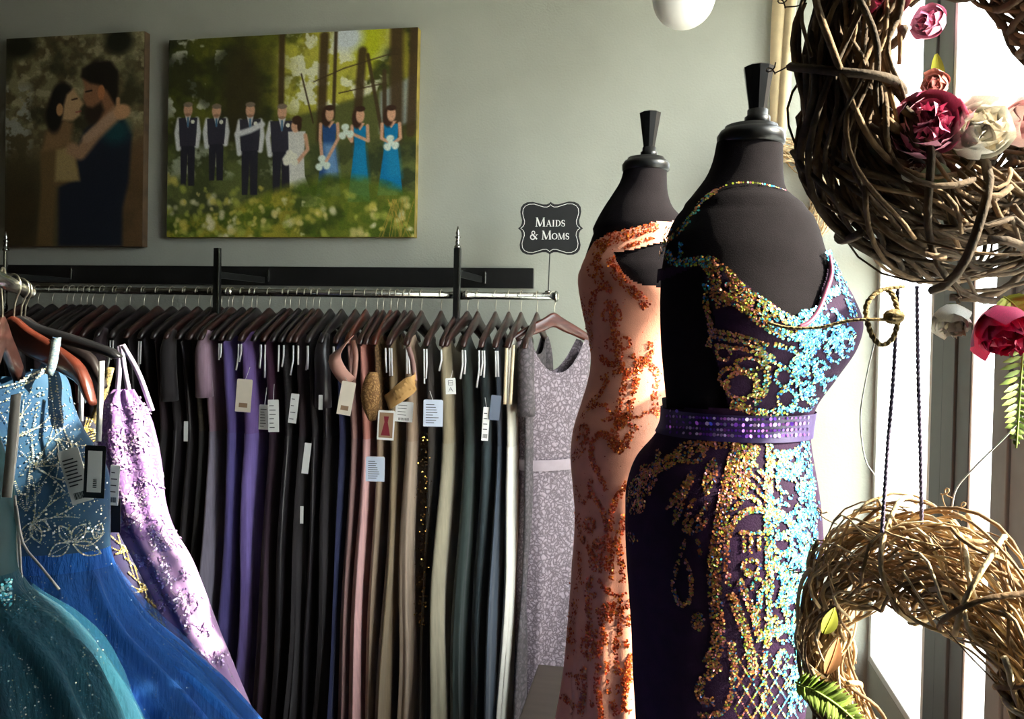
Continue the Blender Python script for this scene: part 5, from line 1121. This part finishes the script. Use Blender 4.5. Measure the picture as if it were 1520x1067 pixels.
for i in range(95):
    py = r.uniform(600, 1060); xl_, xr_ = interp([(a, b, c) for a, b, c in tabV], py); x = r.uniform(xl_ + 4, xr_ - 4)
    dens = 1 if py < 900 or i % 3 == 0 else 0
    if not dens: continue
    for k in range(5):
        a = k * 1.257 + r.random(); l = r.uniform(9, 16)
        S.edge([(x + l * t * math.cos(a + t * 0.9), y_) for t, y_ in ((q, py + l * q * math.sin(a + q * 0.9)) for q in np.linspace(0.1, 1, 5))], 1.7, 0.9)
    S.blob(x, py, 3, 3, 0.2)
S.build('floral_embroidery', M['bead'], gV)
S = Seq(bvV, silver, 0.0012, 52, 0.004)
for i in range(260):
    py = r.uniform(600, 1060); xl_, xr_ = interp([(a, b, c) for a, b, c in tabV], py); S.put(r.uniform(xl_, xr_), py)
S.build('bead_sparkles', M['bead'], gV)
for p in ([(180, 512), (184, 545), (192, 585)], [(182, 512), (206, 555), (226, 610)], [(178, 514), (176, 560), (172, 600)]):
    mb = MB(); mb.band(spline([atD(x, y, DV) for x, y in p], 8), UR, 0.010, 0.001); mb.build('shoulder_strap', mat('lilac_strap', rgb(214, 196, 226), 0.6), gV)
card(gV, 231, 690, 18, 40, D=1.5, kind='none', rot=0.2); card(gV, 172, 765, 14, 50, D=1.39, m=M['tag_black'], kind='none'); card(gN, 170, 720, 14, 60, D=1.38, kind='code', rot=-0.05)
mb = MB(); mb.band([atD(119, 540, 1.42), atD(121, 580, 1.415), atD(120, 625, 1.415)], UR, 0.009, 0.001); mb.build('ribbon', M['ribbon_white'], gN)

# ------------------------------------------------------------------ grapevine wreaths, flowers, twine
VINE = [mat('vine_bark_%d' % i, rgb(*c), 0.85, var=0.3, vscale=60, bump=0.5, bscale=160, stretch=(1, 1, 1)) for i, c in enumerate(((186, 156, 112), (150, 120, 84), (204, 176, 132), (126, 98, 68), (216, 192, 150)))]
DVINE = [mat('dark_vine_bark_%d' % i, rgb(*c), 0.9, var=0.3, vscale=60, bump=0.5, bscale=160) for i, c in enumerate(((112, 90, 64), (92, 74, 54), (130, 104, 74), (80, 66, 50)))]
def wreath(name, label, C, A, B, R, rfun, n, core, vr, mats, seed, wraps=6, tendrils=10, cat='wreath', squash=1.0, jit=0.16, spin=1.3):
    """C centre; A, B the in-plane axes; rfun(phi) tube radius; phi measured from A towards B"""
    r = random.Random(seed); Nn = A.cross(B).normalized(); t = thing(name, label, cat, C + B * 0.0)
    def P(phi, psi, rho):
        k = rfun(phi) * rho; return C + (A * math.cos(phi) + B * math.sin(phi)) * (R + k * math.cos(psi)) + Nn * (k * math.sin(psi) * squash)
    def strand(lo, hi, rad, mb):
        p0 = r.uniform(0, 2 * PI); L_ = r.uniform(0.9, 2.6) * r.choice((1, -1)); m_ = int(abs(L_) / 0.11) + 5; s0 = r.uniform(0, 2 * PI); kk = r.uniform(-spin, spin); rho = r.uniform(lo, hi); f1, f2, q1, q2 = r.uniform(1, 3), r.uniform(2, 5), r.random() * 6, r.random() * 6
        pts = []
        for i in range(m_):
            f = i / (m_ - 1); pts.append(P(p0 + L_ * f, s0 + kk * L_ * f + 0.3 * math.sin(f2 * f * 3 + q2), rho * (1 + jit * math.sin(f1 * f * 5 + q1))))
        mb.tube(pts, [rad * lerp(1.15, 0.6, i / (m_ - 1)) for i in range(m_)], 6)
    mb = MB()
    for i in range(core): strand(0.1, 0.72, r.uniform(vr[0], vr[1]) * 0.9, mb)
    stuff(mb.build('inner_vines', mats[1], t))
    for i in range(n):
        mb = MB(); strand(0.62, 1.02, r.uniform(*vr), mb); mb.build('vine', r.choice(mats), t)
    for i in range(wraps):
        p0 = r.uniform(0, 2 * PI); mb = MB(); n_ = 26; tw = r.uniform(0.3, 0.8) * r.choice((1, -1)); s0 = r.random() * 6
        mb.tube([P(p0 + tw * j / n_, s0 + 2 * PI * 1.05 * j / n_, 1.06 + 0.05 * math.sin(j)) for j in range(n_)], vr[1] * 1.05, 6); mb.build('binding_vine', r.choice(mats), t)
    for i in range(tendrils):
        p0 = r.uniform(0, 2 * PI); s0 = r.uniform(-1.2, 1.2); pts = []; q = P(p0, s0, 1.0); d = (q - (C + (A * math.cos(p0) + B * math.sin(p0)) * R)).normalized(); tdir = Nn.cross(d).normalized(); L_ = r.uniform(0.02, 0.05)
        for j in range(22):
            f = j / 21; cu = 0.006 * f; pts.append(q + d * (L_ * min(1, f * 1.6)) + tdir * (0.012 * math.sin(f * 3)) + (d * math.cos(f * 16) + tdir * math.sin(f * 16)) * cu * (f > 0.4))
        mb = MB(); mb.tube(pts, 0.0009, 5); mb.build('tendril', mats[1], t)
    return t, P
ZU = V((0, 0, 1))
# upper wreath
DU = 0.97; CU = atD(1442, 118, DU); RU = 0.185
turn = math.radians(14); AU = Matrix.Rotation(turn, 3, 'Z') @ UR; BU = ZU
rU = lambda phi: 0.066 + 0.022 * max(0, -math.sin(phi)) ** 1.5 - 0.010 * max(0, -math.cos(phi))
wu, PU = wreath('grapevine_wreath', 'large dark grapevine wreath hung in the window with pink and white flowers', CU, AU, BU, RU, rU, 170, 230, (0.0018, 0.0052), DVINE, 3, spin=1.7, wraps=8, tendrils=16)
# lower wreath
DLW = 0.97; CLW = atD(1366, 1002, DLW); turn = math.radians(61); ALW = Matrix.Rotation(-turn, 3, 'Z') @ UR
rL = lambda phi: 0.036 + 0.032 * max(0, math.sin(phi)) ** 2
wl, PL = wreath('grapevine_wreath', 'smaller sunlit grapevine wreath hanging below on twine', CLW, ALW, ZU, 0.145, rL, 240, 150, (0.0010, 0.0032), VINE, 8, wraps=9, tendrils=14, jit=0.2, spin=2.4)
# wreath on the wall
DW = atY(1150, 292, WY - 0.05); sW = (ROT.transposed() @ (DW - CAM)).z * -1 / F
ww, PW = wreath('grapevine_wreath', 'small straw coloured wreath hung by a cream ribbon on the wall', DW, V((1, 0, 0)), ZU, 72 * sW, lambda p: 22 * sW, 90, 90, (0.0016, 0.0036), [VINE[2], VINE[4], VINE[0]], 12, wraps=4, tendrils=4)
rb = thing('hanging_ribbon', 'wide cream satin ribbon looped down the wall to the straw wreath', 'ribbon', atY(1162, 0, WY - 0.03))
P_ = [atY(x, y, WY - 0.035) for x, y in ((1172, -60), (1164, 10), (1160, 80), (1158, 150), (1154, 200), (1152, 225))]
mb = MB(); mb.band(spline(P_, 16), V((1, 0, 0)), [lerp(0.095, 0.075, (i / 15)) * (1 - 0.45 * (i / 15) ** 3) for i in range(16)], 0.004); mb.build('ribbon_tail', M['satin_cream'], rb)
P_ = [atY(x, y, WY - 0.045) for x, y in ((1178, -60), (1172, 30), (1166, 110), (1160, 190), (1157, 215))]
mb = MB(); mb.band(spline(P_, 16), V((1, -0.4, 0)), [lerp(0.04, 0.03, i / 15) for i in range(16)], 0.004); mb.build('ribbon_tail', M['satin_cream'], rb)

# flowers -------------------------------------------------------
def petal_mesh(name, L_, w, cup, curl, m):
    nu, nv = 7, 6; mb = MB(); rows = []
    for j in range(nv + 1):
        v = j / nv; row = []
        for i in range(nu):
            u = i / (nu - 1) * 2 - 1; wd = w * 1.15 * math.sin(PI * (0.12 + 0.68 * v)) ** 0.75
            row.append(V((u * wd * 0.5, L_ * v * (1 - 0.08 * u * u), cup * (u * u * 0.5) * w + curl * L_ * v * v + 0.02 * L_ * math.sin(u * 7 + v * 5))))
        rows.append(row)
    mb.loft(rows, cap=False, close=False); me_o = mb.build(name, m); me = me_o.data; bpy.data.objects.remove(me_o); return me
def flower(label, C, face, size, cols, n=26, seed=0, name='silk_flower', openness=1.0):
    r = random.Random(seed); t = thing(name, label, 'flower', C); face = V(face).normalized(); q = face.to_track_quat('Z', 'Y').to_matrix()
    ms = [mat('petal_%s_%d' % (label[:12].replace(' ', '_'), i), c, 0.6, var=0.12, vscale=18, sheen=0.2, stretch=(6, 1, 1)) for i, c in enumerate(cols)]
    meshes = [petal_mesh('petal', 1.0, 0.95, 0.5, 0.5, ms[0]), petal_mesh('petal', 1.0, 0.85, 0.6, 0.75, ms[min(1, len(ms) - 1)]), petal_mesh('petal', 1.0, 0.7, 0.8, 1.0, ms[-1])]
    for i in range(n):
        f = i / n; k = 0 if f < 0.4 else (1 if f < 0.75 else 2); o = bpy.data.objects.new('petal', meshes[k]); COL.objects.link(o); o.parent = t
        tilt = lerp(0.42, 1.3, f) * openness; s_ = size * lerp(1.0, 0.5, f) * r.uniform(0.88, 1.08); a = i * 2.399 + r.uniform(-.2, .2)
        Mx = q.to_4x4() @ Matrix.Rotation(a, 4, 'Z') @ Matrix.Translation((0, size * 0.06, -size * 0.25 + size * 0.35 * f)) @ Matrix.Rotation(tilt, 4, 'X') @ Matrix.Diagonal((s_, s_, s_, 1)); o.matrix_local = Mx
    mb = MB(); mb.lathe([(size * .02, -size * .3), (size * .2, -size * .2), (size * .22, 0), (size * .1, size * .12)], (0, 0, 0), 12); mb.v = [tuple(q @ V(p) + C) for p in mb.v]; mb.build('calyx', LEAF[0], t)
    return t
LEAF = [mat('olive_leaf', rgb(86, 92, 44), 0.6, var=0.2, vscale=30), mat('yellow_green_leaf', rgb(176, 178, 60), 0.6, var=0.15, vscale=30), mat('fern_green', rgb(160, 186, 84), 0.6, var=0.2, vscale=40), mat('tan_dry_leaf', rgb(190, 130, 84), 0.7, var=0.2, vscale=30)]
def leaf(label, C, d, up, L_, w, m, name='leaf', group=None):
    d = V(d).normalized(); up = V(up); s_ = d.cross(up).normalized(); n = s_.cross(d); t = thing(name, label, 'leaf', C, group); mb = MB(); rows = []
    for j in range(9):
        v = j / 8; wd = w * math.sin(PI * min(1, 0.04 + 0.96 * v)) ** 0.8 * (1.0 - 0.25 * v); rows.append([C + d * (L_ * v) + s_ * (u * wd / 2) + n * (abs(u) * wd * 0.18 - L_ * 0.15 * v * v) for u in (-1, -.5, 0, .5, 1)])
    mb.loft(rows, cap=False, close=False); mb.build('blade', m, t)
    mb = MB(); mb.tube([r_[2] + n * 0.0004 for r_ in rows], 0.0007, 5); mb.build('midrib', m, t); return t
def fern(label, pts, wid, m, n=16):
    P_ = spline(pts, n + 2); t = thing('fern_frond', label, 'fern', P_[0]); mb = MB(); mb.tube(P_, 0.0012, 5); mb.build('stem', m, t); r = random.Random(len(label))
    for i in range(1, n + 1):
        d = (P_[i + 1 if i < n + 1 else i] - P_[i - 1]).normalized(); side = d.cross(NF).normalized()
        for sg in (-1, 1):
            L_ = wid * math.sin(PI * lerp(0.18, 0.97, i / n)) ** 0.8; dd = (side * sg + d * 0.45 + NF * r.uniform(-.1, .35)).normalized(); mb = MB(); w_ = wid * 0.2; sv = dd.cross(NF).normalized(); rows = []
            for j in range(6):
                v = j / 5; wd = w_ * math.sin(PI * (0.1 + 0.88 * v)) * (1 + 0.25 * (j % 2)); rows.append([P_[i] + dd * (L_ * v) + sv * (u * wd / 2) - NF * (abs(u) * 0.001) for u in (-1, 0, 1)])
            mb.loft(rows, cap=False, close=False); mb.build('leaflet', m, t)
    return t
PK = [rgb(238, 156, 182), rgb(228, 130, 162), rgb(214, 104, 144)]; HOT = [rgb(232, 44, 110), rgb(214, 26, 92), rgb(180, 16, 76)]; WH = [rgb(236, 232, 220), rgb(228, 218, 200), rgb(214, 198, 170)]; BL = [rgb(232, 190, 188), rgb(222, 166, 170), rgb(206, 140, 150)]
tw = NF
flower('dusky pink peony set into the inside of the dark wreath', atD(1372, 200, 0.905), NF + V((-.35, 0, .15)), 0.058, PK, 34, 1)
flower('cream white rose beside the dusky pink peony', atD(1430, 212, 0.895), NF + V((.1, 0, .25)), 0.052, WH, 32, 2, openness=1.15)
flower('pale blush rose beside the cream white rose', atD(1498, 196, 0.9), NF + V((.4, 0, .3)), 0.044, BL, 24, 3)
flower('small cream blossom under the dusky pink peony', atD(1355, 250, 0.905), NF + V((-.4, 0, -.4)), 0.022, WH, 12, 4)
flower('rose pink peony on the left flank of the dark wreath', atD(1290, 0, 0.93), NF + V((-.1, 0, -.3)), 0.052, PK, 26, 5)
flower('cream blossom drooping under the dark wreath', atD(1412, 462, 0.9), NF * 0.6 + V((-.2, 0, -.9)), 0.034, WH, 18, 6)
flower('hot pink peony hanging under the dark wreath', atD(1482, 470, 0.88), NF * 0.7 + V((-.1, 0, -.9)), 0.05, HOT, 30, 7)
leaf('broad olive leaf behind the dusky pink peony', atD(1330, 205, 0.92), UR * 0.8 + ZU * 0.75, NF, 0.075, 0.026, LEAF[0])
leaf('round olive leaf below the cream white rose', atD(1365, 262, 0.885), UR + ZU * 0.05, NF, 0.042, 0.034, LEAF[0])
leaf('yellow green leaf above the cream white rose', atD(1375, 160, 0.935), UR + ZU * 0.05, NF, 0.05, 0.026, LEAF[1])
fern('yellow green fern sprig beside the hot pink peony', [atD(1490, 440, 0.88), atD(1505, 452, 0.87), atD(1530, 480, 0.87)], 0.03, LEAF[1], 9)
fern('drooping green fern frond below the hot pink peony', [atD(1522, 490, 0.88), atD(1516, 550, 0.875), atD(1512, 610, 0.875), atD(1508, 665, 0.875)], 0.026, LEAF[2], 17)
fern('green fern frond at the base of the sunlit wreath', [atD(1180, 1012, 0.8), atD(1215, 1028, 0.79), atD(1250, 1052, 0.79), atD(1290, 1090, 0.79)], 0.021, LEAF[2], 24)
leaf('dry tan leaf caught in the sunlit wreath', atD(1226, 1000, 0.83), UR * 0.4 + ZU, NF, 0.04, 0.02, LEAF[3])
leaf('curled olive leaf caught in the sunlit wreath', atD(1222, 940, 0.835), UR * 0.5 + ZU, NF, 0.03, 0.02, LEAF[1])
# flower garland on the window mullion
gm = WX - 0.045
flower('pink peony at the top of the mullion garland', atX(1392, 36, gm), V((-1, -.8, 0)), 0.075, PK, 24, 21); flower('salmon rose lower on the mullion garland', atX(1398, 128, gm), V((-1, -.8, -.2)), 0.06, [rgb(226, 150, 130), rgb(210, 120, 110)], 22, 22)
leaf('yellow green leaf hanging in the mullion garland', atX(1390, 80, gm), V((0.1, -.1, -1)), V((-1, -1, 0)), 0.14, 0.045, LEAF[1]); leaf('long yellow green leaf below the salmon garland rose', atX(1384, 110, gm), V((0.0, -.1, -1)), V((-1, -1, 0)), 0.14, 0.05, LEAF[1])

# twine ---------------------------------------------------------
def cord(name, label, pts, rad, m, n=40, twist=True, cat='twine'):
    P_ = spline(pts, n); t = thing(name, label, cat, P_[0])
    if twist:
        for k in (0, PI):
            mb = MB(); Q = []; u = NF
            L_ = 0
            for i, p in enumerate(P_):
                if i: L_ += (p - P_[i - 1]).length
                d = (P_[min(i + 1, n - 1)] - P_[max(i - 1, 0)]).normalized(); a = d.orthogonal().normalized(); b = d.cross(a); ang = L_ / 0.007 * PI + k; Q.append(p + (UR * math.cos(ang) + NF * math.sin(ang)) * rad * 0.5)
            mb.tube(Q, rad * 0.72, 6); mb.build('strand', m, t)
    else:
        mb = MB(); mb.tube(P_, rad, 6); mb.build('strand', m, t)
    return t
cord('hanging_twine', 'violet grey cord from the dark wreath to the left shoulder of the sunlit wreath', [atD(1333, 425, 0.94), atD(1326, 560, 0.94), atD(1318, 660, 0.935), atD(1309, 790, 0.93)], 0.0022, M['twine_purple'], 120)
cord('hanging_twine', 'violet grey cord from the dark wreath to the crown of the sunlit wreath', [atD(1361, 425, 0.95), atD(1363, 560, 0.95), atD(1366, 660, 0.95), atD(1368, 780, 0.95)], 0.0022, M['twine_purple'], 120)
cord('twine_loop', 'knotted jute twine looped under the dark wreath', [atD(1340, 425, 0.9), atD(1305, 432, 0.895), atD(1286, 455, 0.89), atD(1292, 492, 0.885), atD(1308, 512, 0.885), atD(1326, 500, 0.885), atD(1333, 470, 0.885), atD(1326, 440, 0.89), atD(1316, 428, 0.9)], 0.0030, M['twine'], 90)
cord('twine_end', 'loose jute twine end reaching across towards the purple gown', [atD(1338, 464, 0.882), atD(1325, 474, 0.88), atD(1300, 474, 0.88), atD(1260, 476, 0.89), atD(1215, 486, 0.9), atD(1170, 486, 0.91), atD(1140, 479, 0.92)], 0.0024, M['twine'], 70)
kn = atD(1327, 470, 0.88); t = thing('twine_knot', 'lumpy jute knot joining the twine loop and its loose end', 'knot', kn)
for k in range(3):
    mb = MB(); a0 = k * 1.1; mb.tube([kn + (UR * math.cos(a) * 0.009 + ZU * math.sin(a) * 0.006 * math.cos(a0) + NF * math.sin(a) * 0.006 * math.sin(a0)) for a in np.linspace(0, 2 * PI, 14, endpoint=False)], 0.0032, 6, closed=True); mb.build('turn', M['twine'], t)
cord('nylon_line', 'thin clear nylon line bowing beside the window jamb', [atD(1300, 500, 1.0), atD(1286, 560, 1.0), atD(1277, 620, 1.0), atD(1284, 680, 1.0), atD(1299, 706, 1.0)], 0.0009, M['nylon'], 40, False, 'line')
cord('nylon_line', 'thin clear nylon line rising from the sunlit wreath to the fern', [atD(1412, 760, 0.95), atD(1420, 725, 0.94), atD(1450, 690, 0.92), atD(1500, 640, 0.9), atD(1530, 600, 0.89)], 0.0009, M['nylon'], 40, False, 'line')
tp = CU + V((0, 0, RU - 0.02))
cord('hanging_twine', 'jute twine holding the large dark wreath from the ceiling', [tp, tp + V((0, 0, 0.3)), V((tp.x, tp.y, ZC - 0.002))], 0.0026, M['twine'], 120)
